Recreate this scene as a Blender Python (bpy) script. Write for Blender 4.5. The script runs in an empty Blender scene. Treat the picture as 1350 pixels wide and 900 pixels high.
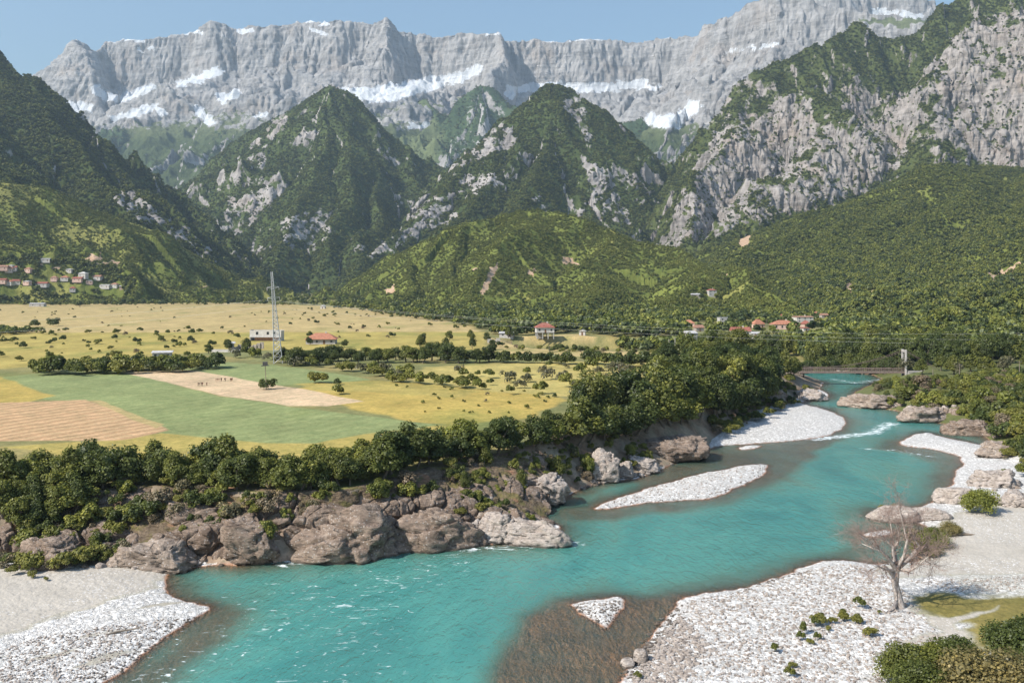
import bpy, math, random, time
import numpy as np
from mathutils import Vector
T0 = time.time()
random.seed(7)
RNG = np.random.default_rng(11)
sc = bpy.context.scene
COL = sc.collection
# ------------------------------------------------------------------ camera frame of reference
F, CX, HY, H = 1200.0, 675.0, 370.0, 40.0      # focal length in px, centre column, horizon row, camera height (m)

def at(px, py, d):                              # photo pixel + distance ahead -> world point
    return ((px - CX) / F * d, d, H + (HY - py) / F * d)

def on_plane(px, py, z=0.0):
    d = (H - z) * F / (py - HY)
    return ((px - CX) / F * d, d)

def poly_w(pts, z=0.0):
    return np.array([on_plane(a, b, z) for a, b in pts], dtype=np.float64)

# ------------------------------------------------------------------ noise
_perm = np.random.default_rng(3).permutation(256).astype(np.int32)
_perm = np.concatenate([_perm, _perm, _perm, _perm])
_a = np.linspace(0, 2 * np.pi, 256, endpoint=False)
_g2 = np.stack([np.cos(_a), np.sin(_a)], 1).astype(np.float32)
_g3 = np.random.default_rng(5).normal(size=(256, 3))
_g3 = (_g3 / np.linalg.norm(_g3, axis=1, keepdims=True)).astype(np.float32)

def _fade(t): return t * t * t * (t * (t * 6 - 15) + 10)

def n2(x, y, seed=0):
    x = np.asarray(x, np.float64) + seed * 17.31; y = np.asarray(y, np.float64) - seed * 9.77
    xi = np.floor(x); yi = np.floor(y)
    fx = (x - xi).astype(np.float32); fy = (y - yi).astype(np.float32)
    xi = xi.astype(np.int64) & 255; yi = yi.astype(np.int64) & 255
    u = _fade(fx); v = _fade(fy)
    def g(dx, dy):
        k = _perm[_perm[(xi + dx) & 255] + ((yi + dy) & 255)]
        gr = _g2[k & 255]
        return gr[..., 0] * (fx - dx) + gr[..., 1] * (fy - dy)
    a = g(0, 0); b = g(1, 0); c = g(0, 1); d = g(1, 1)
    return (a + u * (b - a) + v * ((c + u * (d - c)) - (a + u * (b - a)))) * 1.5

def n3(x, y, z, seed=0):
    x = np.asarray(x, np.float64) + seed * 17.31; y = np.asarray(y, np.float64) - seed * 9.77; z = np.asarray(z, np.float64)
    xi = np.floor(x); yi = np.floor(y); zi = np.floor(z)
    fx = (x - xi).astype(np.float32); fy = (y - yi).astype(np.float32); fz = (z - zi).astype(np.float32)
    xi = xi.astype(np.int64) & 255; yi = yi.astype(np.int64) & 255; zi = zi.astype(np.int64) & 255
    u = _fade(fx); v = _fade(fy); w = _fade(fz)
    def g(dx, dy, dz):
        k = _perm[_perm[_perm[(xi + dx) & 255] + ((yi + dy) & 255)] + ((zi + dz) & 255)]
        gr = _g3[k & 255]
        return gr[..., 0] * (fx - dx) + gr[..., 1] * (fy - dy) + gr[..., 2] * (fz - dz)
    def lerp(a, b, t): return a + (b - a) * t
    r0 = lerp(lerp(g(0,0,0), g(1,0,0), u), lerp(g(0,1,0), g(1,1,0), u), v)
    r1 = lerp(lerp(g(0,0,1), g(1,0,1), u), lerp(g(0,1,1), g(1,1,1), u), v)
    return lerp(r0, r1, w) * 1.5

def fbm2(x, y, o=4, seed=0, gain=.5):
    s = 0; a = 1; f = 1; t = 0
    for i in range(o):
        s = s + a * n2(x * f, y * f, seed + i); t += a; a *= gain; f *= 2.03
    return s / t

def fbm3(x, y, z, o=4, seed=0, gain=.5):
    s = 0; a = 1; f = 1; t = 0
    for i in range(o):
        s = s + a * n3(x * f, y * f, z * f, seed + i); t += a; a *= gain; f *= 2.03
    return s / t

def ridge2(x, y, o=4, seed=0, gain=.5):          # 0..1, sharp crests at 1
    s = 0; a = 1; f = 1; t = 0; w = 1
    for i in range(o):
        n = (1 - np.abs(n2(x * f, y * f, seed + i)) * 1.6).clip(0, 1) ** 2
        s = s + a * n * w; t += a; w = (n * 1.4).clip(0, 1); a *= gain; f *= 2.07
    return s / t

def sstep(a, b, x):
    t = ((x - a) / (b - a)).clip(0, 1) if isinstance(x, np.ndarray) else min(max((x - a) / (b - a), 0), 1)
    return t * t * (3 - 2 * t)

def in_poly(x, y, P):
    r = np.zeros(np.shape(x), bool)
    n = len(P)
    for i in range(n):
        x0, y0 = P[i]; x1, y1 = P[(i + 1) % n]
        if y0 == y1: continue
        c = ((y0 > y) != (y1 > y))
        xx = (x1 - x0) * (y - y0) / (y1 - y0) + x0
        r ^= c & (x < xx)
    return r

def dist_line(x, y, P, closed=True):
    d2 = np.full(np.shape(x), 1e18)
    n = len(P)
    for i in range(n if closed else n - 1):
        x0, y0 = P[i]; x1, y1 = P[(i + 1) % n]
        dx, dy = x1 - x0, y1 - y0
        t = (((x - x0) * dx + (y - y0) * dy) / (dx * dx + dy * dy + 1e-12)).clip(0, 1)
        q = (x - x0 - t * dx) ** 2 + (y - y0 - t * dy) ** 2
        np.minimum(d2, q, out=d2)
    return np.sqrt(d2)

def sd_poly(x, y, P):                            # positive inside
    d = dist_line(x, y, P)
    return np.where(in_poly(x, y, P), d, -d)

def smooth_poly(P, k=1):                         # Chaikin
    P = np.asarray(P, float)
    for _ in range(k):
        Q = np.roll(P, -1, 0)
        P = np.stack([P * .75 + Q * .25, P * .25 + Q * .75], 1).reshape(-1, 2)
    return P

# ------------------------------------------------------------------ scene helpers
def link(o, parent=None):
    COL.objects.link(o)
    if parent is not None: o.parent = parent
    return o

def tag(o, label=None, cat=None, group=None, kind=None):
    if label: o['label'] = label
    if cat: o['category'] = cat
    if group: o['group'] = group
    if kind: o['kind'] = kind
    return o

def np_mesh(name, V, Fc, smooth=False, mats=(), attrs=None, fattrs=None):
    """V (n,3); Fc (m,3|4) or list of such arrays"""
    me = bpy.data.meshes.new(name)
    V = np.ascontiguousarray(V, np.float32)
    Fs = Fc if isinstance(Fc, list) else [Fc]
    Fs = [np.asarray(f, np.int32) for f in Fs if len(f)]
    me.vertices.add(len(V)); me.vertices.foreach_set('co', V.ravel())
    li = np.concatenate([f.ravel() for f in Fs]) if Fs else np.zeros(0, np.int32)
    tot = np.concatenate([np.full(len(f), f.shape[1], np.int32) for f in Fs]) if Fs else np.zeros(0, np.int32)
    st = np.concatenate([[0], np.cumsum(tot)[:-1]]).astype(np.int32) if len(tot) else tot
    me.loops.add(len(li)); me.loops.foreach_set('vertex_index', li)
    me.polygons.add(len(tot)); me.polygons.foreach_set('loop_start', st); me.polygons.foreach_set('loop_total', tot)
    me.polygons.foreach_set('use_smooth', np.full(len(tot), smooth, bool))
    me.update(calc_edges=True)
    for k, v in (attrs or {}).items():
        v = np.asarray(v, np.float32)
        if v.ndim == 1:
            a = me.attributes.new(k, 'FLOAT', 'POINT'); a.data.foreach_set('value', v)
        else:
            if v.shape[1] == 3: v = np.concatenate([v, np.ones((len(v), 1), np.float32)], 1)
            a = me.attributes.new(k, 'FLOAT_COLOR', 'POINT'); a.data.foreach_set('color', v.ravel())
    for k, v in (fattrs or {}).items():
        a = me.attributes.new(k, 'FLOAT', 'FACE'); a.data.foreach_set('value', np.asarray(v, np.float32))
    for m in mats: me.materials.append(m)
    return me

def grid_faces(nr, nc):
    i = np.arange(nr - 1)[:, None] * nc + np.arange(nc - 1)[None, :]
    i = i.ravel()
    return np.stack([i, i + 1, i + nc + 1, i + nc], 1)

# ------------------------------------------------------------------ materials (node helper)
class NT:
    def __init__(s, name):
        s.m = bpy.data.materials.new(name); s.m.use_nodes = True
        s.t = s.m.node_tree; s.t.nodes.clear()
        s.out = s.n('ShaderNodeOutputMaterial')
    def n(s, typ, **kw):
        nd = s.t.nodes.new(typ)
        for k, v in kw.items():
            if hasattr(nd, k): setattr(nd, k, v)
        return nd
    def l(s, a, b): s.t.links.new(a, b)
    def put(s, sock, v):
        if hasattr(v, 'is_linked'): s.l(v, sock)
        elif v is not None:
            if hasattr(sock, 'default_value'):
                if isinstance(v, (tuple, list)) and len(v) == 3 and sock.type == 'RGBA': v = (*v, 1)
                sock.default_value = v
    def attr(s, name, typ='GEOMETRY', out='Fac'):
        a = s.n('ShaderNodeAttribute', attribute_name=name, attribute_type=typ); return a.outputs[out]
    def pos(s): return s.n('ShaderNodeNewGeometry').outputs['Position']
    def obj(s): return s.n('ShaderNodeTexCoord').outputs['Object']
    def mapping(s, v, scale=(1,1,1), rot=(0,0,0), loc=(0,0,0)):
        m = s.n('ShaderNodeMapping'); s.l(v, m.inputs[0]); m.inputs['Scale'].default_value = scale; m.inputs['Rotation'].default_value = rot; m.inputs['Location'].default_value = loc
        return m.outputs[0]
    def noise(s, v, scale, detail=4, rough=.55, dist=0, out='Fac'):
        n = s.n('ShaderNodeTexNoise'); s.l(v, n.inputs['Vector'])
        n.inputs['Scale'].default_value = scale; n.inputs['Detail'].default_value = detail; n.inputs['Roughness'].default_value = rough; n.inputs['Distortion'].default_value = dist
        return n.outputs[out]
    def vor(s, v, scale, feat='F1', out='Distance', rnd=1):
        n = s.n('ShaderNodeTexVoronoi', feature=feat); s.l(v, n.inputs['Vector']); n.inputs['Scale'].default_value = scale; n.inputs['Randomness'].default_value = rnd
        return n.outputs[out]
    def math(s, op, a, b=None, c=None, clamp=False):
        n = s.n('ShaderNodeMath', operation=op); n.use_clamp = clamp
        s.put(n.inputs[0], a)
        if b is not None: s.put(n.inputs[1], b)
        if c is not None: s.put(n.inputs[2], c)
        return n.outputs[0]
    def ss(s, v, a, b, lo=0., hi=1.):
        n = s.n('ShaderNodeMapRange', interpolation_type='SMOOTHSTEP'); s.l(v, n.inputs[0])
        for i, x in zip((1, 2, 3, 4), (a, b, lo, hi)): n.inputs[i].default_value = x
        return n.outputs[0]
    def ramp(s, v, stops):
        n = s.n('ShaderNodeValToRGB'); s.l(v, n.inputs[0]); e = n.color_ramp.elements
        while len(e) > 1: e.remove(e[-1])
        e[0].position = stops[0][0]; e[0].color = (*stops[0][1], 1)
        for p, c in stops[1:]:
            x = e.new(p); x.color = (*c, 1)
        return n.outputs[0]
    def mix(s, f, a, b, mode='MIX'):
        n = s.n('ShaderNodeMix', data_type='RGBA', blend_type=mode); n.clamp_factor = True
        s.put(n.inputs[0], f); s.put(n.inputs[6], a); s.put(n.inputs[7], b)
        return n.outputs[2]
    def bump(s, h, dist=1., st=1., nrm=None):
        n = s.n('ShaderNodeBump'); s.l(h, n.inputs['Height']); n.inputs['Distance'].default_value = dist; n.inputs['Strength'].default_value = st
        if nrm is not None: s.l(nrm, n.inputs['Normal'])
        return n.outputs[0]
    def bsdf(s, col, rough=.9, spec=.2, nrm=None, **kw):
        b = s.n('ShaderNodeBsdfPrincipled'); s.put(b.inputs['Base Color'], col); s.put(b.inputs['Roughness'], rough)
        s.put(b.inputs['Specular IOR Level'], spec)
        if nrm is not None: s.l(nrm, b.inputs['Normal'])
        for k, v in kw.items(): s.put(b.inputs[k.replace('_', ' ')], v)
        return b.outputs[0]
    def done(s, sh):
        s.l(sh, s.out.inputs['Surface']); return s.m

def simple(name, col, rough=.8, spec=.3, var=.15, scale=1.5, **kw):
    t = NT(name); p = t.obj()
    n = t.noise(p, scale, 6, .65)
    c = t.mix(t.ss(n, .3, .7), tuple(x * (1 - var) for x in col), tuple(min(1, x * (1 + var)) for x in col))
    return t.done(t.bsdf(c, rough, spec, **kw))

def foliage_mat(name, ca, cb, cc, wscale=.02, trans=.25):
    """leaf colours differ from tree to tree and from spray to spray"""
    t = NT(name)
    r = t.n('ShaderNodeObjectInfo').outputs['Random']
    lf = t.attr('leaf')
    base = t.ramp(r, [(0, ca), (.5, cb), (1, cc)])
    w = t.noise(t.pos(), wscale, 3, .5)
    base = t.mix(t.math('MULTIPLY', t.ss(w, .35, .7), .45), base, tuple(x * 1.5 for x in cc))
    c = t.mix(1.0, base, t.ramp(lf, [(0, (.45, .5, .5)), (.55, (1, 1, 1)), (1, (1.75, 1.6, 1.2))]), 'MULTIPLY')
    d = t.n('ShaderNodeBsdfDiffuse'); t.l(c, d.inputs[0])
    tr = t.n('ShaderNodeBsdfTranslucent'); t.l(t.mix(.5, c, (.16, .2, .03)), tr.inputs[0])
    m = t.n('ShaderNodeMixShader'); m.inputs[0].default_value = trans; t.l(d.outputs[0], m.inputs[1]); t.l(tr.outputs[0], m.inputs[2])
    g = t.n('ShaderNodeBsdfGlossy'); g.inputs['Roughness'].default_value = .5; g.inputs[0].default_value = (1, 1, 1, 1)
    m2 = t.n('ShaderNodeMixShader'); m2.inputs[0].default_value = .02; t.l(m.outputs[0], m2.inputs[1]); t.l(g.outputs[0], m2.inputs[2])
    return t.done(m2.outputs[0])
# ------------------------------------------------------------------ river outline (on the water plane z = 0)
WATER_PX = [(-260,1400),(60,1000),(140,900),(160,885),(190,865),(225,835),(255,815),(284,803),(262,797),(240,790),(224,781),(218,770),(225,757),(250,748),
 (300,745),(370,740),(440,733),(520,722),(580,721),(640,717),(690,717),(735,711),(742,703),(738,692),(700,684),(690,673),(735,664),(752,652),(770,641),
 (800,636),(850,629),(870,618),(905,606),(928,597),(936,591),(945,587),(1000,584),(1060,581),(1105,570),(1118,558),(1110,548),(1085,538),(1060,533),(1052,530),
 (1090,527),(1095,519),(1078,513),(1087,506),(1080,501),(1040,495),(1000,489),(900,482),(900,474),(1100,488),(1168,496),(1142,510),(1124,518),(1122,530),(1150,537),
 (1190,542),(1200,550),(1230,557),(1270,562),(1290,570),(1298,578),(1316,587),(1330,594),(1310,591),(1285,584),(1245,577),(1225,569),(1203,573),(1180,585),(1200,589),
 (1230,592),(1262,600),(1270,610),(1257,625),(1252,640),(1240,652),(1233,662),(1210,668),(1180,671),(1152,673),(1148,684),(1185,688),(1215,690),(1228,702),
 (1212,725),(1205,741),(1170,744),(1125,741),(1108,738),(1080,742),(1040,752),(990,770),(950,780),(895,788),(886,800),(870,825),(845,850),(830,875),
 (815,900),(770,1000),(620,1400)]
BAR_B = [(778,668),(820,655),(870,638),(930,623),(985,612),(1010,611),(1015,618),(1000,632),(960,648),(940,658),(880,660),(840,665),(790,672)]
BAR_E = [(745,795),(780,790),(820,787),(822,795),(800,832),(790,822),(762,806)]
BAR_F = [(972,591),(984,586),(1006,587),(1000,591),(980,594)]
BAR_G = [(1140,702),(1158,698),(1176,699),(1178,704),(1158,708),(1142,707)]
WATER = smooth_poly(poly_w(WATER_PX), 1)
BARS = [smooth_poly(poly_w(b), 1) for b in (BAR_B, BAR_E, BAR_F, BAR_G)]
RIM_PX = [(-500,650),(-150,650),(0,655),(100,645),(200,640),(300,645),(400,648),(450,648),(520,630),(600,608),(680,592),(760,567),(820,553),(865,544),(932,522),
 (980,503),(1000,494),(1008,484),(1004,475),(980,471),(900,466),(700,460)]
RIM = poly_w(RIM_PX, 8.0)
CLIFF_PX = [(-500,758),(-150,752),(0,750),(80,750),(160,750),(220,750),(250,746),(300,744),(370,740),(440,733),(520,722),(580,721),(640,717),(690,714),(700,684),(740,662),(752,652),
 (790,636),(850,628),(870,618),(925,598),(942,580),(985,550),(1050,527),(1085,512),(1082,502),(1040,495),(1000,489),(900,482),(700,470)]
CLIFF = poly_w(CLIFF_PX, 0.0)
SHALLOW = [ # px polygons, water depth there
 ([(590,1100),(640,880),(680,812),(745,794),(820,786),(888,787),(890,800),(880,900),(830,1100)], .13),
 ([(690,672),(780,664),(860,640),(940,618),(1005,606),(1080,585),(1105,575),(1060,612),(1005,640),(960,662),(900,672),(780,687),(700,692)], .3),
 ([(850,632),(905,606),(936,590),(1050,584),(1112,568),(1060,606),(1012,610),(930,622),(860,642)], .25),
 ([(1150,590),(1180,582),(1250,590),(1272,608),(1262,640),(1225,645),(1235,612),(1200,598)], .3),
 ([(150,910),(278,800),(330,806),(270,860),(220,910)], .35),
 ([(1108,735),(1205,745),(1230,700),(1150,687),(1120,700),(1110,720)], .45),
]
def noisy(x, y, a=.5, s=.12, seed=20):
    return x + a * n2(x * s, y * s, seed), y + a * 1.5 * n2(x * s, y * s, seed + 1)

def shore_sd(x, y):                              # >0 on land (metres from the water's edge)
    xx, yy = noisy(x, y, .55, .16); xx, yy = noisy(xx, yy, .25, .6, 24)
    w = sd_poly(xx, yy, WATER)
    for b in BARS:
        w = np.minimum(w, -sd_poly(xx, yy, b))
    return -w

CLOSED = np.concatenate([CLIFF, poly_w([(-500,401)], 8.0) * 1.0])   # land of the left bank (cliff foot to far field)
LEFT_LAND = np.concatenate([CLIFF, [[-600., 3000.], [-3000., 3000.], [-3000., 100.]]])
RIM_LAND = np.concatenate([RIM, [[-600., 3000.], [-3000., 3000.], [-3000., 140.]]])

def ground_h(x, y, full=False):
    x = np.asarray(x, float); y = np.asarray(y, float)
    sd = np.full(x.shape, 400.0); near = (y < 520)
    sd[near] = shore_sd(x[near], y[near])
    land = sd > 0
    # left bank cliff / slope up to the terrace
    inl = np.zeros(x.shape, bool); inr = np.zeros(x.shape, bool); db = np.full(x.shape, 1e3); dt = np.full(x.shape, 1e3)
    xn, yn = noisy(x[near], y[near], 1.5, .08, 30)
    inl[near] = in_poly(xn, yn, LEFT_LAND); inr[near] = in_poly(xn, yn, RIM_LAND)
    db[near] = dist_line(xn, yn, CLIFF, False); dt[near] = dist_line(xn, yn, RIM, False)
    far = ~near
    left_far = far & (x < -.0 + 60 + 0 * y)
    t = np.where(inl, np.where(inr, 1.0, db / (db + dt + 1e-6)), 0.0)
    t = np.where(far, 1.0, t)
    tern = 8.0 + .25 * fbm2(x / 40, y / 40, 3, 40)
    zl = tern * (sstep(0, 1, t) * .6 + .4 * t ** .7)
    # beach / gravel land
    beach = .85 * (1 - np.exp(-sd.clip(0) / 5.0)) + .9 * sstep(12, 60, sd)
    beach += .12 * fbm2(x / 5, y / 5, 3, 41) * sstep(0, 6, sd)
    # right far bank: rocks then a low wooded terrace
    rb = (~inl) & near & (x > 60) & (y > 215 + 0 * x) & (x > .345 * y)
    hr = 5.5 * sstep(0, 22, sd) ** .8
    wr = sstep(-4, 6, sd_poly(x, y, RB_ZONE)) * land
    beach = beach + (hr - beach * .5) * wr
    z = np.where(land, np.maximum(beach, np.where(t > 0, zl + .1, 0)), 0)
    z = np.where(far, tern * .9 + .7, z)
    # river bed
    dep = (-sd).clip(0)
    depth = 2.2 * (1 - np.exp(-dep * .11)) + .02
    if near.any():
        xx, yy = noisy(x, y, 1.2, .1, 50)
        for P, dd in SHALLOWW:
            s = sd_poly(xx, yy, P)
            k = sstep(-3.0, 2.5, s)
            lim = dd * (1 + .5 * fbm2(x / 6, y / 9, 3, 52))
            depth = depth * (1 - k) + np.minimum(depth, lim) * k
    z = np.where(land, z, -depth)
    if full: return z, sd, t, depth
    return z
BARC_ZONE = poly_w([(1160,592),(1200,572),(1225,566),(1250,575),(1290,583),(1340,597),(1338,612),(1300,640),(1250,645),(1225,640)])
RB_ZONE = np.concatenate([poly_w([(1120,490),(1115,510),(1112,534),(1150,544),(1230,562),(1290,582),(1332,594),(1345,612),(1420,632)]), [[1200., 185.], [1200., 515.], [150., 515.]]])
SHALLOWW = [(poly_w(p), d) for p, d in SHALLOW]

# land cover colours (linear albedo) as polygons given on their own plane
C_TAN=(.41,.31,.145); C_YG=(.345,.275,.085); C_GRN=(.205,.235,.10); C_PLOW=(.42,.275,.155); C_PALE=(.50,.37,.24); C_GOLD=(.375,.28,.08); C_PG=(.38,.31,.11); C_DRY=(.36,.28,.13)
FIELDS = [
 (C_TAN,[(-900,398),(300,399),(380,401),(480,406),(560,416),(625,431),(640,441),(300,441),(-900,444)],8,8),
 (C_YG,[(-900,440),(640,437),(640,462),(300,462),(-100,495),(-900,495)],8,6),
 (C_GRN,[(240,487),(300,478),(360,481),(425,490),(488,500),(475,506),(370,508),(295,497)],8,1),
 (C_GOLD,[(385,512),(480,502),(560,506),(640,515),(690,512),(745,528),(700,550),(600,562),(540,556),(470,540)],8,3),
 (C_YG,[(390,506),(480,503),(560,506),(640,515),(600,524),(480,518),(410,514)],8,3),
 (C_PG,[(560,484),(700,478),(860,474),(870,500),(770,525),(640,515),(540,503)],8,4),
 (C_TAN,[(640,446),(760,440),(880,458),(860,474),(760,470),(660,474)],8,4),
 (C_GRN,[(0,498),(60,491),(165,489),(232,508),(290,522),(380,536),(480,548),(540,556),(600,564),(480,580),(400,600),(300,590),(215,575),(125,529),(60,527)],8,1),
 (C_GOLD,[(-900,500),(0,497),(70,522),(30,531),(-900,538)],8,2),
 (C_PALE,[(160,491),(250,488),(300,496),(345,505),(400,513),(478,530),(430,536),(380,535),(290,521),(230,507)],8,1),
 (C_PLOW,[(-900,538),(0,531),(112,527),(165,545),(225,568),(160,582),(0,582),(-900,600)],8,1),
 (C_DRY,[(215,560),(130,528),(118,528),(205,566)],8,1),
 (C_YG,[(215,572),(310,582),(420,585),(480,572),(600,560),(600,575),(480,600),(300,610),(100,605),(0,590),(160,580)],8,2),
]
FIELDSW = [(c, poly_w(p, z), f) for c, p, z, f in FIELDS]
GRASS_R = poly_w([(1195,783),(1230,782),(1275,787),(1350,784),(1500,780),(1500,860),(1300,862),(1285,845),(1290,825),(1262,820),(1235,812),(1210,806)], .8)
PATH_R = poly_w([(1215,808),(1245,812),(1280,807),(1322,801),(1285,811),(1258,824),(1268,850),(1250,850),(1240,835)], .8)
SAND_L = poly_w([(-300,746),(120,746),(210,746),(245,745),(222,757),(205,762),(208,772),(150,790),(60,822),(0,846),(-300,950)], .5)
SAND_R = poly_w([(1235,690),(1290,668),(1350,650),(1600,620),(1600,782),(1350,782),(1280,785),(1260,760),(1180,760),(1150,748),(1205,742),(1228,705)], .6)
SAND_R2 = poly_w([(1190,850),(1230,838),(1275,835),(1290,870),(1230,880),(1180,885)], .6)
GRAV_R3 = poly_w([(1200,770),(1260,762),(1350,760),(1450,765),(1350,783),(1280,785),(1215,780)], .6)

def ground_attrs(x, y, z, sd, t):
    n = len(x)
    col = np.empty((n, 3)); col[:] = (.17, .17, .07)                 # rough scrubby grass
    k = sstep(-.2, .5, fbm2(x / 30, y / 30, 4, 60))[:, None]
    col = col * (1 - k) + np.array((.27, .22, .09)) * k
    gravel = np.zeros(n); sand = np.zeros(n); crop = np.zeros(n); rock = np.zeros(n)
    land = sd > 0
    ter = (t >= .985)
    for c, P, f in FIELDSW:
        xx, yy = noisy(x, y, .5 * f, .1, 62)
        s = sd_poly(xx, yy, P)
        m = (sstep(-.4 * f, .4 * f, s) * ter)
        col = col * (1 - m[:, None]) + np.array(c) * m[:, None]
        crop = crop * (1 - m) + m * (1 if c == C_PLOW else .3 if f == 1 else 0)
        gravel *= 1
    # patchiness of meadows
    p = fbm2(x / 14, y / 22, 4, 63)
    col *= (1 + .35 * p * (1 - .6 * crop))[:, None]
    q = sstep(.1, .5, fbm2(x / 35 + 9, y / 60, 4, 67)) * (1 - crop) * ter
    col = col * (1 - .5 * q[:, None]) + np.array((.16, .19, .05)) * .5 * q[:, None]
    # cliff band: earth and rock
    mc = (t > 0) & (t < .985) & land
    e = sstep(-.3, .3, fbm2(x / 6, y / 6, 4, 64))[:, None]
    ec = np.array((.20, .14, .10)) * (1 - e) + np.array((.30, .24, .18)) * e
    col[mc] = ec[mc]; rock[mc] = 1
    # river margins
    gr = land & (t <= 0) & (y < 420)
    xx, yy = noisy(x, y, 1.0, .2, 65)
    wr = sstep(-4, 6, sd_poly(x, y, RB_ZONE)) * (t <= 0)
    gravel[gr] = 1
    for P in (SAND_L, SAND_R, SAND_R2):
        m = sstep(-.8, .8, sd_poly(xx, yy, P) + 1.2 * fbm2(x / 3, y / 3, 3, 66)) * gr
        gravel *= (1 - m); sand = np.maximum(sand, m)
    m = sstep(-.5, .5, sd_poly(xx, yy, GRAV_R3)) * gr * .8
    gravel = np.maximum(gravel, m); sand *= 1 - m
    # red sandy streaks across the left gravel point
    m = sstep(.25, .5, fbm2((x + y) / 16, (x - y) / 3.2, 3, 69)) * (x < -28) * gr * (y < 130)
    gravel *= 1 - .8 * m; sand = np.maximum(sand, .8 * m)
    gm = sstep(-1.2, 1.0, sd_poly(xx, yy, GRASS_R) + 1.2 * fbm2(x / 2.5, y / 2.5, 3, 73)) * (1 - sstep(-.3, .4, sd_poly(xx, yy, PATH_R))) * gr
    col = col * (1 - gm[:, None]) + np.array((.185, .155, .05)) * (1 + .5 * p[:, None]) * gm[:, None]
    pth = sstep(-.4, .4, sd_poly(xx, yy, PATH_R)) * gr; sand = np.maximum(sand, pth); gravel *= 1 - pth
    gravel *= 1 - gm; sand *= 1 - gm
    far_r = (wr > .3) & land
    col[far_r] = np.array((.11, .12, .045)) * (1 + .4 * p[far_r, None]); gravel[far_r] = 0; sand[far_r] = 0
    # wet bed
    bed = ~land
    gravel[bed] = .6; col[bed] = (.22, .15, .10)
    wet = np.where(bed, 1.0, 1 - sstep(.0, .55, sd)) * ((t <= 0) | bed)
    return col, np.stack([gravel, sand, crop, rock], 1), wet

def make_ground():
    tx = np.concatenate([np.linspace(-1.9, -.71, 60), np.linspace(-.70, .70, 1240), np.linspace(.71, 1.9, 60)])
    py = np.concatenate([np.arange(1500, 920, -4.), np.arange(920, 400, -.9), np.arange(400, 377, -.75)])
    d = (H) * F / (py - HY)
    d = np.concatenate([d, [9000, 14000, 24000]])
    Y = np.repeat(d[:, None], len(tx), 1); X = Y * tx[None, :]
    x = X.ravel(); y = Y.ravel()
    z, sd, t, depth = ground_h(x, y, True)
    mc = (t > 0) & (t < .985) & (sd > 0)
    z = z + mc * (.5 * fbm2(x / 3, y / 3, 4, 70)) - np.where((t > .1) & (t < .9) & (x < 9) & (y < 170), .8, 0)
    z = np.where(y > 2300, -60, z)
    # gravel relief
    g = (sd > 0) & (t <= 0) & (y < 420)
    z = z + g * (.05 * n2(x * 1.1, y * 1.1, 71) + .04 * n2(x * 3, y * 3, 72))
    col, m1, wet = ground_attrs(x, y, z, sd, t)
    me = np_mesh('ground', np.stack([x, y, z], 1), grid_faces(*X.shape), True, [ground_mat()], {'landcol': col, 'cover': m1, 'wet': wet})
    tag(link(bpy.data.objects.new('ground', me)), kind='structure')
    # water sheet (real depth stored per vertex)
    r = (Y[:, 0] < 500)
    xs = X[r]; ys = Y[r]
    zz, sdd, tt, dp = ground_h(xs.ravel(), ys.ravel(), True)
    hb = z.reshape(X.shape)[r].ravel()
    dpt = np.where(sdd > 0, 0, -hb)
    keep = (sdd < 1.0)
    f = grid_faces(*xs.shape); f = f[keep[f].all(1)]
    foam = np.zeros(len(dpt))
    P = np.stack([xs.ravel(), ys.ravel()], 1)
    for pl, wid, s in [([(380,742),(470,724),(560,718),(620,724)], 3.2, 1), ([(240,800),(330,790),(430,760),(520,742)], 5, .5), ([(200,900),(330,840),(450,790),(520,770)], 12, .55),
                       ([(1075,579),(1110,575),(1150,571),(1175,558)], 3.2, 1.2), ([(1145,592),(1175,593),(1230,602)], 3, .8), ([(420,900),(480,820),(520,760),(600,735)], 9, .55),
                       ([(650,722),(700,722),(760,716)], 2.2, .9), ([(1100,500),(1130,505),(1160,500)], 4, .9), ([(1095,690),(1110,700),(1120,715)], 3, .4),([(250,870),(350,900),(500,880)],8,.5)]:
        dd = dist_line(P[:, 0], P[:, 1], poly_w(pl), False)
        foam = np.maximum(foam, s * np.exp(-(dd / wid) ** 2))
    used = np.zeros(len(dpt), bool); used[f.ravel()] = True
    idx = np.cumsum(used) - 1
    V = np.stack([P[:, 0], P[:, 1], np.zeros(len(P))], 1)[used]
    me = np_mesh('river_water', V, idx[f], True, [water_mat()], {'depth': dpt[used], 'foam': foam[used]})
    tag(link(bpy.data.objects.new('river_water', me)), kind='structure')

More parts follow.
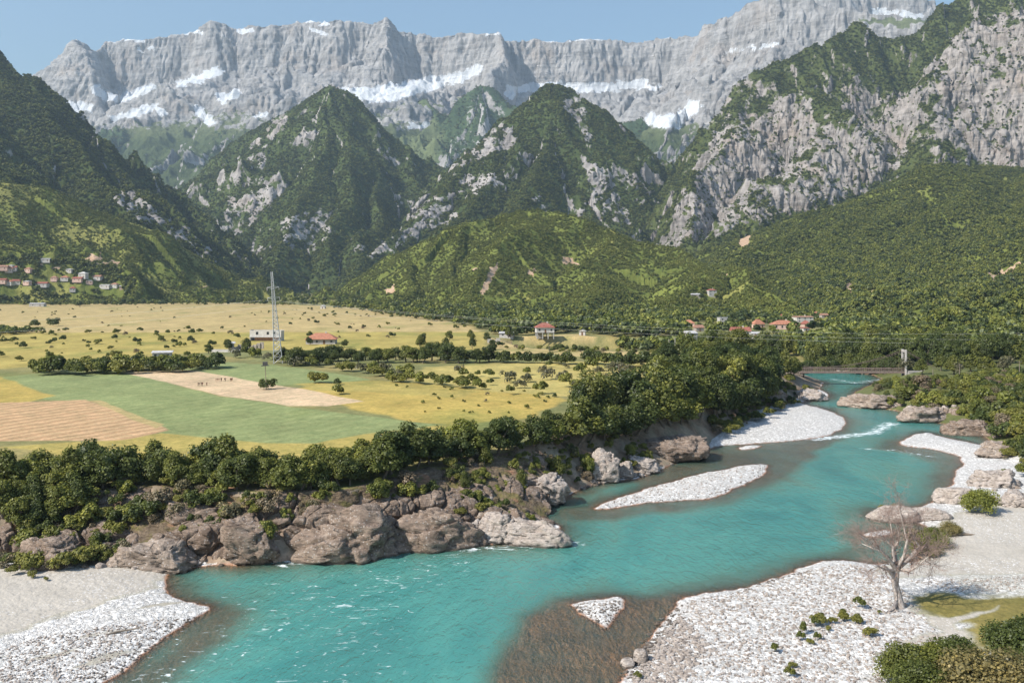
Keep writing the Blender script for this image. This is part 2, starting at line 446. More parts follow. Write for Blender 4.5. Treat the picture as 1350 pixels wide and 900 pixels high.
def ground_mat():
    t = NT('valley_ground')
    p = t.pos()
    land = t.attr('landcol', out='Color'); cov = t.attr('cover', out='Color'); wet = t.attr('wet')
    crock = t.attr('cover', out='Alpha')
    sp = t.n('ShaderNodeSeparateColor'); t.l(cov, sp.inputs[0]); gravel, sand, crop = sp.outputs
    n1 = t.noise(p, 1.3, 5, .65); n2_ = t.noise(p, .25, 4, .6); n3_ = t.noise(p, .05, 4, .6)
    # meadow: fine tufts
    c = t.mix(1.0, land, t.ramp(n1, [(.25, (.62, .66, .6)), (.5, (1, 1, 1)), (.75, (1.3, 1.25, 1.2))]), 'MULTIPLY')
    c = t.mix(1.0, c, t.ramp(n2_, [(.3, (.8, .85, .8)), (.7, (1.18, 1.12, 1.1))]), 'MULTIPLY')
    # crop rows and furrows
    rows = t.n('ShaderNodeTexWave', wave_type='BANDS'); t.l(t.mapping(p, rot=(0, 0, math.radians(28))), rows.inputs[0]); rows.inputs['Scale'].default_value = .075; rows.inputs['Distortion'].default_value = 4.0; rows.inputs['Detail'].default_value = 3
    rc = t.mix(1.0, c, t.ramp(rows.outputs['Fac'], [(0, (.84, .82, .80)), (.55, (1, 1, 1)), (1, (1.14, 1.16, 1.18))]), 'MULTIPLY')
    c = t.mix(crop, c, rc)
    # gravel: every stone its own grey
    vp = t.mapping(p, scale=(1, 1, .3))
    vc = t.vor(vp, 2.4, out='Color'); vd = t.vor(vp, 2.4)
    vc2 = t.vor(vp, 6, out='Color'); vd2 = t.vor(vp, 6)
    s1 = t.n('ShaderNodeSeparateColor'); t.l(vc, s1.inputs[0]); s2 = t.n('ShaderNodeSeparateColor'); t.l(vc2, s2.inputs[0])
    big = t.math('GREATER_THAN', s1.outputs[1], .62)
    stone = t.mix(big, t.ramp(s2.outputs[0], [(0, (.33, .31, .29)), (.3, (.46, .44, .41)), (.75, (.58, .56, .53)), (1, (.74, .72, .69))]),
                  t.ramp(s1.outputs[0], [(0, (.33, .32, .30)), (.4, (.52, .50, .47)), (1, (.78, .76, .73))]))
    gap = t.mix(big, t.ss(vd2, .55, .9), t.ss(vd, .6, .95))
    stone = t.mix(gap, stone, (.31, .28, .25))
    stone = t.mix(t.math('MULTIPLY', t.ss(n3_, .5, .75), .45), stone, (.52, .47, .43))
    c = t.mix(gravel, c, stone)
    sandc = t.mix(t.ss(n2_, .3, .7), (.37, .335, .285), (.43, .39, .335))
    peb = t.math('MULTIPLY', t.math('GREATER_THAN', s2.outputs[1], .9), t.ss(n3_, .45, .6))
    sandc = t.mix(peb, sandc, (.6, .58, .56))
    c = t.mix(sand, c, sandc)
    # bed stones are stained brown under water
    wetc = t.mix(1.0, t.mix(.5, (.42, .25, .15), stone), (.60, .40, .28), 'MULTIPLY')
    wetc = t.mix(1.0, wetc, t.ramp(t.noise(p, .12, 4, .6), [(.3, (.7, .7, .7)), (.7, (1.3, 1.2, 1.1))]), 'MULTIPLY')
    c = t.mix(wet, c, wetc)
    h = t.math('MULTIPLY', t.math('SUBTRACT', 1.0, t.mix(big, vd2, vd)), gravel)
    b = t.bump(h, .12, .9)
    b = t.bump(n1, .25, .6, b)
    return t.done(t.bsdf(c, .92, .15, b))

def water_mat():
    t = NT('turquoise_water')
    p = t.pos(); dep = t.attr('depth'); foam = t.attr('foam')
    q = t.mapping(p, scale=(1.0, .42, 1), rot=(0, 0, math.radians(-24)))
    wob = t.noise(t.mapping(p, scale=(1.0, .5, 1), rot=(0, 0, math.radians(-30))), .045, 5, .62, 1.6)
    body = t.ramp(t.math('ADD', t.math('MULTIPLY', dep, .42), t.math('MULTIPLY', t.math('SUBTRACT', wob, .5), 1.9)), [(0, (.12, .185, .135)), (.3, (.10, .26, .205)), (.55, (.075, .27, .23)), (.8, (.05, .225, .20)), (1, (.038, .185, .17))])
    far = t.noise(q, .02, 3, .5)
    body = t.mix(t.math('MULTIPLY', t.ss(far, .4, .65), .4), body, (.09, .25, .20))
    f = t.math('SUBTRACT', 1.0, t.math('POWER', 2.718, t.math('MULTIPLY', dep, -1.35)))
    tr = t.n('ShaderNodeBsdfTransparent'); tr.inputs[0].default_value = (.90, .94, .90, 1)
    df = t.n('ShaderNodeBsdfDiffuse'); t.l(body, df.inputs[0])
    m = t.n('ShaderNodeMixShader'); t.l(f, m.inputs[0]); t.l(tr.outputs[0], m.inputs[1]); t.l(df.outputs[0], m.inputs[2])
    w1 = t.noise(q, .9, 4, .6, .8); w2 = t.noise(q, 2.6, 3, .6, .5)
    hb = t.math('ADD', w1, t.math('MULTIPLY', w2, .35))
    bn = t.bump(hb, .38, 1.0)
    gl = t.n('ShaderNodeBsdfGlossy'); gl.inputs['Roughness'].default_value = .18; t.l(bn, gl.inputs['Normal'])
    fr = t.n('ShaderNodeFresnel'); fr.inputs[0].default_value = 1.33; t.l(bn, fr.inputs['Normal'])
    m2 = t.n('ShaderNodeMixShader'); t.l(t.math('MULTIPLY', fr.outputs[0], 1.0), m2.inputs[0]); t.l(m.outputs[0], m2.inputs[1]); t.l(gl.outputs[0], m2.inputs[2])
    # broken white water
    fn = t.noise(t.mapping(p, scale=(.5, 1.0, 1), rot=(0, 0, math.radians(8))), 1.1, 6, .7, 1.0)
    fmask = t.ss(t.math('ADD', fn, t.math('MULTIPLY', foam, .23)), .70, .84)
    fmask = t.math('MULTIPLY', fmask, t.ss(foam, .05, .3))
    speck = t.math('MULTIPLY', t.ss(t.noise(t.mapping(p, scale=(.45, 1.2, 1), rot=(0, 0, .3)), 1.7, 5, .7), .72, .80), .35)
    fmask = t.math('MAXIMUM', fmask, t.math('MULTIPLY', speck, t.ss(dep, .5, 1.2)))
    fo = t.n('ShaderNodeBsdfDiffuse'); fo.inputs[0].default_value = (.75, .8, .8, 1)
    m3 = t.n('ShaderNodeMixShader'); t.l(t.math('MULTIPLY', fmask, .85), m3.inputs[0]); t.l(m2.outputs[0], m3.inputs[1]); t.l(fo.outputs[0], m3.inputs[2])
    return t.done(m3.outputs[0])
# ------------------------------------------------------------------ mountains: crest networks -> height fields
class Layer:
    def __init__(s, name, crests, prof, amp, lam, seed, crestamp=.03, gully=0, glam=200, floor=-5, warp=.35):
        s.name = name; s.prof = np.array(prof, float); s.amp = amp; s.lam = lam; s.seed = seed; s.crestamp = crestamp
        s.gully = gully; s.glam = glam; s.floor = floor; s.warp = warp
        s.cr = []
        for i, c in enumerate(crests):
            pr = s.prof
            if isinstance(c, tuple): c, pr = c[0], np.array(c[1], float)
            s.cr.append((np.array([at(*k) for k in c]), pr, i * 5000.))
    def base(s, x, y):
        x0, y0 = x, y
        w = s.lam * s.warp
        x = x + w * fbm2(x0 / s.lam / 1.3, y0 / s.lam / 1.3, 2, s.seed + 90); y = y + w * fbm2(x0 / s.lam / 1.3, y0 / s.lam / 1.3, 2, s.seed + 95)
        best = np.full(x.shape, -1e9); U = np.zeros(x.shape); D = np.zeros(x.shape)
        for K, pr, u0 in s.cr:
            u = u0
            for i in range(len(K) - 1):
                a, b = K[i], K[i + 1]; dx, dy = b[0] - a[0], b[1] - a[1]; L = math.hypot(dx, dy)
                t = (((x - a[0]) * dx + (y - a[1]) * dy) / (L * L)).clip(0, 1)
                dd = np.hypot(x - a[0] - t * dx, y - a[1] - t * dy)
                h = a[2] + t * (b[2] - a[2]) - np.interp(dd, pr[:, 0], pr[:, 1])
                m = h > best
                best = np.where(m, h, best); U = np.where(m, u + t * L, U); D = np.where(m, dd, D)
                u += L
        return best, U, D
    def h(s, x, y, full=False):
        b, U, D = s.base(x, y)
        k = sstep(0, s.lam * 1.2, D) * (1 - s.crestamp * 6) + s.crestamp * 6
        r = ridge2(x / s.lam, y / s.lam, 6, s.seed, .52)
        z = b + k * s.amp * (r - .45)
        if s.gully:
            g = ridge2(U / s.glam + .5 * n2(x / s.glam / 2, y / s.glam / 2, s.seed + 8), D / s.glam / 5, 4, s.seed + 30, .55)
            z = z + s.gully * (g - .5) * (sstep(0, 60, D) * .8 + .2)
        z = np.maximum(z, s.floor)
        if full: return z, U, D, r
        return z
    def mesh(s, txr, dr, nc, nr, nf=420, flat=.12):
        tx = np.linspace(txr[0], txr[1], nc)
        dc = np.linspace(dr[0], dr[1], nf)
        step = 6
        txc = tx[::step]
        Zc = s.h(txc[None, :] * dc[:, None], np.repeat(dc[:, None], len(txc), 1))
        py = -(Zc - H) / dc[:, None] * F
        dm = np.abs(np.diff(py, axis=0)) + flat * F * 40 * np.diff(1 / dc[::-1])[::-1][:, None] * 3 + .12
        # keep the metric smooth between columns
        ker = np.ones(9) / 9
        dm = np.apply_along_axis(lambda v: np.convolve(np.pad(v, 4, 'edge'), ker, 'valid'), 1, dm)
        cm = np.concatenate([np.zeros((1, len(txc))), np.cumsum(dm, 0)], 0); cm /= cm[-1]
        q = np.linspace(0, 1, nr)
        Dc = np.stack([np.interp(q, cm[:, j], dc) for j in range(len(txc))], 1)
        Dd = np.stack([np.interp(tx, txc, Dc[i]) for i in range(nr)], 0)
        X = Dd * tx[None, :]
        z, U, D, r = s.h(X.ravel(), Dd.ravel(), True)
        return X, Dd, z.reshape(X.shape), U.reshape(X.shape), D.reshape(X.shape), r.reshape(X.shape)

def normals(X, Y, Z):
    P = np.stack([X, Y, Z], -1)
    du = np.gradient(P, axis=1); dv = np.gradient(P, axis=0)
    n = np.cross(du, dv); n /= np.linalg.norm(n, axis=-1, keepdims=True) + 1e-9
    n[n[..., 2] < 0] *= -1
    return n

def px_of(X, Y, Z): return CX + F * X / Y, HY - F * (Z - H) / Y

def band(px, py, pts, w):
    px = px + 5 * n2(px / 11, py / 7, 88) + 2.2 * n2(px / 4, py / 3, 89); py = py + 4 * n2(px / 13, py / 8, 90) + 2.2 * n2(px / 4, py / 3, 91); w = w * 1.5                         # soft stripe round a polyline in photo coordinates
    return np.exp(-(dist_line(px, py, np.array(pts, float), False) / w) ** 2)

range_prof = [(0,0),(25,60),(110,330),(190,430),(350,520),(900,820),(1600,1250),(3200,2100),(6000,3500)]
L_RANGE = Layer('range', [
 [(-160,170,6900),(20,125,6850),(45,97,6800),(62,74,6750),(90,47,6700),(116,64,6850),(135,51,6980),(175,53,7000),(200,52,6980),(235,44,6960),(265,40,6940),(282,29,6900),(300,32,6950),(320,37,6980),
  (345,33,6950),(375,27,6900),(400,25,6920),(430,30,6950),(455,23,6900),(485,29,6880),(505,21,6820),(522,36,6950),(550,40,6980),(590,47,7000),(620,46,6980),(655,42,6850),(680,50,6980),
  (715,53,7000),(760,55,7000),(810,52,7000),(860,50,6980),(890,45,6900),(925,40,6700),(960,25,6400),(985,10,6200),(1005,-3,6100),(1040,-12,6000),(1100,5,5800),(1200,20,5600),(1300,50,5400)],
 [(1020,-15,6900),(1100,-22,6900),(1150,-10,6900),(1190,-6,6900),(1226,2,6900),(1236,25,6900),(1300,40,6900)],
 ([(90,47,6700),(100,85,6450),(120,130,6150)],[(0,0),(60,70),(200,260),(900,800),(6000,3800)]),
 ([(505,21,6820),(512,60,6600),(505,100,6400)],[(0,0),(60,80),(160,280),(900,900),(6000,3800)]),
 ([(655,42,6850),(652,75,6600),(640,98,6350)],[(0,0),(50,80),(120,260),(900,900),(6000,3800)]),
 ([(370,80,6700),(355,115,6450),(340,140,6200)],[(0,0),(60,60),(200,220),(900,800),(6000,3800)]),
 ([(960,25,6400),(930,110,6000),(905,140,5700)],[(0,0),(90,70),(250,230),(900,700),(6000,3800)]),
 ], range_prof, 150, 520, 1, .045, 130, 170)
spur_prof = [(0,0),(100,75),(400,330),(900,700),(3000,2200)]
L_SPURS = Layer('spurs', [
 [(560,232,5100),(600,190,5400),(628,140,5650),(645,112,5700),(665,132,5700),(690,150,5600),(720,200,5400)],
 [(645,112,5700),(628,175,5200),(600,235,4700),(575,290,4300)],
 [(130,170,5900),(165,168,5900),(205,166,5900),(250,170,6000),(290,165,5900),(330,172,5900),(352,188,5900)],
 [(205,166,5900),(198,215,5300),(215,260,4800),(240,300,4400)],
 [(290,165,5900),(285,210,5300),(262,262,4700),(255,300,4400)],
 [(150,168,5900),(150,220,5300),(170,270,4800)],
 [(345,185,5900),(325,230,5300),(290,275,4700)],
 [(785,175,5400),(822,157,5400),(850,175,5300),(868,215,5000),(872,260,4700)],
 [(822,157,5400),(828,205,5000),(835,260,4600)],
 ([(960,165,3700),(930,190,3600),(900,212,3500),(865,238,3400),(828,262,3300),(800,290,3200)],[(0,0),(300,160),(900,560),(3000,2200)]),
 ([(470,120,6200),(520,170,5700),(560,225,5200),(585,262,4800)],[(0,0),(300,120),(900,500),(3000,2200)]),
 ([(560,130,6000),(575,180,5600),(565,230,5200)],[(0,0),(300,150),(900,550),(3000,2200)]),
 ], spur_prof, 200, 420, 6, .05, 60, 150)
A_prof = [(0,0),(60,50),(300,290),(700,600),(2000,1500)]
L_A = Layer('mountA', [
 [(225,315,3300),(265,268,3500),(310,222,3700),(335,188,3800),(350,163,3850),(382,143,3750),(412,120,3650),(435,110,3600),(460,124,3620),(490,163,3650),(520,200,3650),(555,226,3600),(590,252,3500)],
 [(435,110,3600),(432,165,3350),(415,225,3050),(385,290,2700),(355,345,2350),(345,375,2100)],
 [(490,163,3650),(497,230,3200),(492,300,2700),(465,352,2300)],
 [(350,163,3850),(335,240,3350),(308,310,2850),(300,360,2500)],
 [(435,110,3600),(460,180,3300),(455,260,2900),(430,340,2450)],
 ], A_prof, 120, 330, 2, .04, 30, 140, warp=.22)
L_B = Layer('mountB', [
 [(470,362,2300),(500,330,2450),(530,302,2550),(565,268,2650),(600,226,2800),(635,192,2900),(655,178,2950),(672,160,3020),(700,136,3080),(712,121,3100),(722,114,3100),(738,111,3100),(754,115,3100),(768,127,3100),(776,158,3060),(788,196,3000),(802,232,2900),(830,268,2800),(852,305,2650),(875,340,2500)],
 [(735,116,3100),(722,185,2850),(700,240,2550),(670,290,2300),(650,330,2100)],
 [(655,178,2950),(640,235,2700),(610,285,2450),(570,330,2200)],
 [(785,198,3000),(775,255,2700),(790,300,2400)],
 ], A_prof, 110, 300, 3, .04, 28, 130, warp=.15)
R_prof = [(0,0),(60,50),(300,250),(420,420),(560,560),(1100,850),(2500,1800)]
L_R = Layer('mountR', [
 ([(1560,-110,3300),(1420,-70,3250),(1350,-35,3200),(1290,-15,3200),(1248,-2,3200),(1215,28,3150),(1180,42,3150),(1140,32,3150),(1108,48,3100),(1062,75,3050),(1030,92,3000),(998,104,2950),(975,135,2900),(950,165,2800),(930,200,2700),(908,245,2600),(893,290,2450),(888,325,2250)],
  [(0,0),(60,55),(230,270),(420,500),(900,900),(2500,2000)]),
 ([(1050,118,2800),(1075,150,2700),(1110,165,2650),(1160,170,2600),(1200,190,2550),(1240,215,2500)],[(0,0),(40,30),(120,200),(220,330),(700,620),(2500,1800)]),
 ([(1450,-10,2700),(1350,18,2700),(1290,20,2700),(1245,60,2700),(1228,90,2650),(1240,150,2500)],[(0,0),(40,30),(160,260),(260,420),(700,720),(2500,1800)]),
 ([(960,150,2780),(940,190,2600),(915,250,2400),(900,300,2200)],[(0,0),(40,40),(120,190),(220,300),(700,620),(2500,1800)]),
 ([(1060,170,2600),(1040,220,2450),(1000,270,2250),(950,310,2050)],[(0,0),(40,20),(140,160),(240,260),(700,560),(2500,1800)]),
 ], R_prof, 170, 260, 4, .05, 75, 100)
hill_prof = [(0,0),(120,45),(500,240),(900,430),(2500,1300)]
L_RH = Layer('hillR', [
 [(1700,150,2300),(1500,190,2200),(1400,212,2100),(1350,220,2100),(1300,214,2050),(1250,217,2000),(1205,230,1900),(1160,252,1850),(1110,275,1750),(1060,296,1650),(1010,320,1500),(970,343,1400),(930,350,1300)],
 [(1250,217,2000),(1235,270,1600),(1215,320,1300),(1200,365,1000),(1180,398,750)],
 [(1110,275,1750),(1085,325,1350),(1060,370,1050),(1040,405,800)],
 [(1400,212,2000),(1370,280,1400),(1330,340,1000),(1300,395,700)],
 [(1500,260,1200),(1400,320,900),(1350,370,700),(1330,420,520)],
 [(1160,252,1850),(1140,310,1450),(1130,360,1100),(1110,398,800)],
 ], hill_prof, 70, 420, 5, .03, 12, 200)
L_LM = Layer('mountL', [
 [(-400,-120,2400),(-250,-60,2400),(-100,0,2400),(0,64,2350),(22,88,2350),(60,118,2300),(100,155,2300),(150,207,2250),(200,245,2200),(250,290,2150),(280,325,2100),(296,352,2050),(310,380,2000)],
 [(-250,-60,2400),(-100,80,2100),(-20,180,1850),(60,250,1700)],
 [(0,64,2350),(60,160,2150),(130,240,1980),(190,290,1850)],
 [(100,155,2300),(150,240,2100),(200,290,1950),(245,335,1850)],
 [(200,245,2200),(235,300,2050),(270,345,1930)],
 ], A_prof, 130, 260, 7, .05, 40, 110)
L_LH = Layer('hillL', [
 [(-500,200,1500),(-150,218,1550),(0,240,1550),(60,252,1600),(130,277,1650),(200,307,1700),(260,338,1750),(310,368,1800),(345,392,1850)],
 [(0,240,1550),(25,300,1420),(50,345,1330),(80,380,1250)],
 [(130,277,1650),(160,330,1520),(185,368,1420),(215,392,1350)],
 [(-150,218,1550),(-120,300,1350),(-90,370,1150)],
 [(230,322,1720),(265,360,1600),(300,388,1500)],
 ], [(0,0),(100,45),(400,190),(1000,480),(2500,1100)], 60, 260, 8, .04, 22, 120)
L_CH = Layer('hillC', [
 [(425,396,1780),(450,380,1760),(480,358,1750),(520,334,1720),(560,315,1680),(600,299,1650),(640,286,1620),(690,274,1600),(730,276,1600),(765,285,1580),(800,299,1560),(850,320,1520),(890,338,1450),(930,345,1350),(970,358,1200),(1000,372,1050),(1030,392,900)],
 [(690,274,1600),(672,315,1400),(650,352,1220),(630,382,1080)],
 [(560,315,1680),(545,348,1480),(525,376,1320),(505,394,1220)],
 [(800,299,1560),(795,338,1350),(785,372,1120),(775,395,950)],
 [(890,338,1450),(905,362,1150),(915,385,950),(910,405,800)],
 [(640,286,1620),(610,330,1450),(585,370,1280)],
 ], [(0,0),(90,45),(400,215),(900,430),(2500,1100)], 60, 210, 9, .05, 25, 100)

def mountain_mat(name, rock=(.42,.40,.385), rock2=(.27,.255,.245), veg=(.055,.075,.026), veg2=(.10,.115,.035), grass=(.15,.165,.06), sc=1.0, bumpd=8.):
    t = NT(name); p = t.pos()
    cv = t.attr('cover', out='Color'); al = t.attr('cover', out='Alpha')
    sp = t.n('ShaderNodeSeparateColor'); t.l(cv, sp.inputs[0]); vegm, snow, gr = sp.outputs
    st = t.noise(t.mapping(p, scale=(1, 1, .18)), .022 * sc, 9, .74, .5)       # streaks down the faces
    ly = t.noise(t.mapping(p, scale=(.2, .2, 2.2), rot=(.15, .1, 0)), .02 * sc, 8, .72, .3)   # bedding
    rn = t.math('ADD', t.math('MULTIPLY', st, .6), t.math('MULTIPLY', ly, .4))
    rc = t.ramp(rn, [(.33, tuple(x * .5 for x in rock2)), (.43, rock2), (.53, rock), (.68, tuple(min(1, x * 1.3) for x in rock))])
    rc = t.mix(t.math('MULTIPLY', t.ss(t.noise(p, .004 * sc, 4, .6), .5, .72), .45), rc, (rock[0] * .98, rock[1] * .84, rock[2] * .72))
    vn = t.noise(p, .055 * sc, 5, .7); vb = t.noise(p, .006 * sc, 4, .55)
    vc = t.mix(t.ss(vn, .35, .65), veg, veg2); vc = t.mix(t.math('MULTIPLY', t.ss(vb, .4, .65), .5), vc, tuple(x * 1.5 for x in veg2))
    gc = t.mix(t.ss(vn, .3, .7), grass, tuple(x * 1.35 for x in grass))
    vc = t.mix(gr, vc, gc)
    m = t.ss(t.math('ADD', vegm, t.math('MULTIPLY', t.math('SUBTRACT', t.noise(p, .04 * sc, 6, .75), .5), 1.1)), .42, .56)
    c = t.mix(m, rc, vc)
    earth = t.mix(t.ss(vn, .3, .7), (.42, .27, .17), (.52, .38, .26))
    c = t.mix(t.ss(t.math('ADD', al, t.math('MULTIPLY', t.math('SUBTRACT', vn, .5), .8)), .55, .7), c, earth)
    sm = t.ss(t.math('ADD', snow, t.math('MULTIPLY', t.math('SUBTRACT', t.noise(p, .03 * sc, 7, .75), .5), 1.3)), .38, .62)
    c = t.mix(sm, c, (.86, .88, .90))
    hh = t.math('ADD', t.math('ADD', t.math('MULTIPLY', st, 1.0), t.math('MULTIPLY', ly, .7)), t.math('MULTIPLY', vn, .4))
    b = t.bump(hh, bumpd, .9)
    return t.done(t.bsdf(c, .95, .05, b))

def build_mountain(L, name, label_mat, txr, dr, nc, nr, cover, disp=0, dscale=60., flat=.12):
    X, Y, Z, U, D, r = L.mesh(txr, dr, nc, nr, flat=flat)
    n = normals(X, Y, Z)
    px, py = px_of(X, Y, Z)
    slope = 1 - n[..., 2]
    cov = cover(X, Y, Z, px, py, slope, n, U, D, r)
    if disp:
        rk = (1 - cov[..., 0]).clip(.25, 1) * (1 - .9 * cov[..., 1].clip(0, 1))
        dsp = disp * rk * (.28 * n3(X / dscale * 3.1, Y / dscale * 3.1, Z / dscale * .5, L.seed + 70) + .16 * n3(X / dscale * 7, Y / dscale * 7, Z / dscale * 1.2, L.seed + 71) + fbm3(X / dscale, Y / dscale, Z / dscale * .45, 5, L.seed + 60, .58) + .25 * (1 - np.abs(n3(X / dscale * 3, Y / dscale * 3, Z / dscale, L.seed + 66)) * 2))
        nh = n.copy(); nh[..., 2] *= .4
        P = np.stack([X, Y, Z], -1) + nh * dsp[..., None]
    else: P = np.stack([X, Y, Z], -1)
    Pf = P.reshape(-1, 3)
    fc = grid_faces(*X.shape)
    keep = (Pf[:, 2] > L.floor + .5)
    fc = fc[keep[fc].any(1)]
    me = np_mesh(name, Pf, fc, True, [label_mat], {'cover': cov.reshape(-1, 4)})
    o = tag(link(bpy.data.objects.new(name, me)), kind='structure')
    return o, (P, n, cov, px, py)

def pm(px, py, poly, fe=4.):                     # soft mask of a polygon given in photo coordinates
    return sstep(-fe, fe, sd_poly(px + 6 * n2(px / 9, py / 9, 80), py + 6 * n2(px / 9, py / 9, 81), np.array(poly, float)))

def cov_range(X, Y, Z, px, py, slope, n, U, D, r):
    x, y = px.ravel(), py.ravel()
    snow = np.zeros(x.shape)
    for pts, w in [([(82,137),(100,143),(118,142)],5),([(125,118),(140,128),(158,132),(178,124),(200,114)],4.5),([(145,156),(170,152),(195,143)],4),([(235,112),(262,104),(290,95)],4),([(288,127),(300,131),(312,124)],4),
       ([(260,144),(270,154),(277,160)],4.5),([(338,153),(352,149)],2.5),([(455,122),(490,122),(520,117),(560,110),(600,104),(632,92)],5.5),([(465,130),(520,128),(570,115)],4),([(670,122),(690,116),(720,116),(760,117),(800,115),(850,108)],4.5),
       ([(860,158),(880,162),(900,155),(915,140)],7),([(540,165),(552,167),(562,165)],2.5),([(140,51),(165,53),(190,54)],2),([(183,64),(190,68)],1.5),([(198,65),(207,66)],1.5),([(330,31),(375,27),(400,26),(432,31)],2),([(450,23),(482,28)],2),([(410,38),(430,45)],2),
       ([(232,44),(268,42)],1.5),([(318,41),(332,42)],2.5),([(960,68),(1000,62),(1030,58)],1.5),([(840,118),(870,115)],2),([(590,166),(612,165)],2),([(640,44),(680,50)],1.2),([(720,54),(900,46)],1.0),([(1150,14),(1215,22)],3),([(270,95),(285,92)],2),([(205,140),(215,150)],3)]:
        snow = np.maximum(snow, band(x, y, pts, w))
    snow = snow.reshape(px.shape)
    veg = 1.1 * sstep(150, 178, py + 14 * fbm2(px / 30, py / 20, 3, 82)) * sstep(.75, .45, slope * 1.0) * .9
    veg = np.maximum(veg, .55 * sstep(.5, .3, slope) * pm(x, y, [(240,140),(330,130),(460,128),(560,130),(640,120),(640,180),(560,240),(480,240),(240,190)], 12).reshape(px.shape))
    veg = np.maximum(veg, .7 * pm(x, y, [(1125,25),(1200,22),(1230,25),(1190,40),(1140,30)], 3).reshape(px.shape))
    scree = pm(x, y, [(95,145),(130,122),(160,140),(150,165),(120,165)], 3).reshape(px.shape)
    veg *= (1 - scree)
    gr = 1 - sstep(165, 190, py)
    return np.stack([veg, snow, gr, np.zeros(px.shape)], -1)

def cov_spurs(X, Y, Z, px, py, slope, n, U, D, r):
    x, y = px.ravel(), py.ravel()
    veg = 1.08 - 1.3 * (slope - .42).clip(0) + .3 * fbm2(X / 300, Y / 300, 3, 83)
    top = pm(x, y, [(560,240),(600,170),(632,112),(655,108),(672,150),(650,240),(600,300)], 4).reshape(px.shape)
    veg -= top * .42
    gul = pm(x, y, [(262,300),(240,250),(228,200),(248,260),(275,230),(300,215),(350,190),(345,250),(280,300)], 4).reshape(px.shape)
    veg -= gul * .35 * (r < .5)
    veg -= .5 * pm(x, y, [(835,190),(860,200),(880,250),(860,262),(838,240)], 4).reshape(px.shape)
    snow = band(x, y, [(452,122),(520,128)], 3).reshape(px.shape) * (Y > 5500) * 0
    gr = pm(x, y, [(470,130),(560,130),(585,180),(570,240),(530,230),(490,180)], 8).reshape(px.shape)
    gr = np.maximum(gr, pm(x, y, [(850,175),(900,170),(960,170),(900,215),(860,215)], 6).reshape(px.shape))
    veg = np.maximum(veg, gr * .55)
    return np.stack([veg, snow, gr, np.zeros(px.shape)], -1)

def rocky(polys, base=.93, sl=.47, k=2.2):
    def f(X, Y, Z, px, py, slope, n, U, D, r):
        x, y = px.ravel(), py.ravel()
        veg = base - k * (slope - sl).clip(0) + .25 * fbm2(X / 120, Y / 120, 4, 84)
        for P, a in polys:
            m = pm(x, y, P, 5).reshape(px.shape)
            veg -= m * a * (.55 + .9 * sstep(-.35, .35, fbm2(px / 14, py / 10, 4, 85)))
        return np.stack([veg, np.zeros(px.shape), np.zeros(px.shape), np.zeros(px.shape)], -1)
    return f
cov_A = rocky([([(300,262),(345,225),(378,235),(370,262),(330,300),(300,330),(285,310)],.42),([(350,150),(372,138),(380,165),(355,185)],.5),([(375,285),(425,270),(445,300),(420,330),(380,330),(355,305)],.42),
 ([(395,150),(415,140),(420,175),(405,190)],.3),([(330,190),(350,170),(350,220),(325,225)],.4),([(455,300),(475,310),(500,330),(470,350)],.3),([(300,330),(360,320),(350,350),(310,350)],.35),([(505,190),(530,215),(522,222),(505,205)],.35)])
cov_B = rocky([([(640,180),(665,160),(678,180),(672,195),(640,205),(600,228),(605,215)],.6),([(600,230),(655,228),(665,245),(620,262),(600,250)],.5),([(555,265),(600,250),(605,290),(555,310),(530,318),(545,290)],.5),
 ([(735,120),(768,128),(775,160),(785,200),(770,190),(745,150)],.4),([(765,200),(790,215),(815,260),(840,300),(820,300),(790,270),(770,235)],.45),([(700,255),(730,265),(725,280),(700,270)],.35),([(480,330),(530,300),(550,310),(490,352)],.4)])
cov_R = rocky([([(888,330),(893,270),(915,225),(945,170),(965,150),(1000,150),(1050,115),(1070,130),(1075,160),(1110,170),(1150,165),(1190,180),(1200,210),(1170,232),(1110,262),(1040,278),(980,298),(930,318)],.54),
 ([(1222,92),(1250,55),(1285,24),(1350,16),(1600,0),(1600,260),(1350,236),(1300,212),(1240,190),(1230,170),(1245,110)],.64),([(1180,130),(1230,100),(1250,170),(1240,205),(1200,190),(1170,160)],.4),([(1070,115),(1180,120),(1220,160),(1160,175),(1090,165)],.32),
 ([(975,125),(1000,100),(1010,125),(980,150)],.35),([(1095,50),(1110,45),(1108,60)],.3),([(940,100),(1000,80),(1000,100),(960,140),(930,190)],.4)], base=1.0, sl=.5)
cov_L = rocky([([(148,250),(180,250),(215,285),(245,300),(280,330),(285,345),(250,325),(215,305),(180,290),(152,268)],.7),([(135,220),(160,225),(170,240),(145,240)],.3),([(50,185),(70,175),(65,195)],.25)], base=1.02, sl=.55)
def hillcov(polys, grassy=.0, earth=()):
    def f(X, Y, Z, px, py, slope, n, U, D, r):
        x, y = px.ravel(), py.ravel()
        veg = np.full(px.shape, 1.1)
        gr = sstep(.05, .45, fbm2(X / 90, Y / 90, 4, 86) + grassy)
        al = .42 * sstep(.3, .55, fbm2(X / 40, Y / 40, 4, 87)) + .0
        for P in earth: al = np.maximum(al, pm(x, y, P, 2.5).reshape(px.shape))
        for P in polys: veg -= .8 * pm(x, y, P, 2.5).reshape(px.shape)
        return np.stack([veg, np.zeros(px.shape), gr, al], -1)
    return f
cov_CH = hillcov([], -.15, [([(632,385),(640,368),(650,350),(655,343),(658,350),(648,372),(640,388)]),([(618,355),(630,350),(628,358)]),([(693,358),(705,350),(703,368)]),([(740,340),(755,340),(765,350),(748,350)]),([(505,385),(520,375),(525,378),(515,388)]),([(935,358),(960,357),(958,364)])])
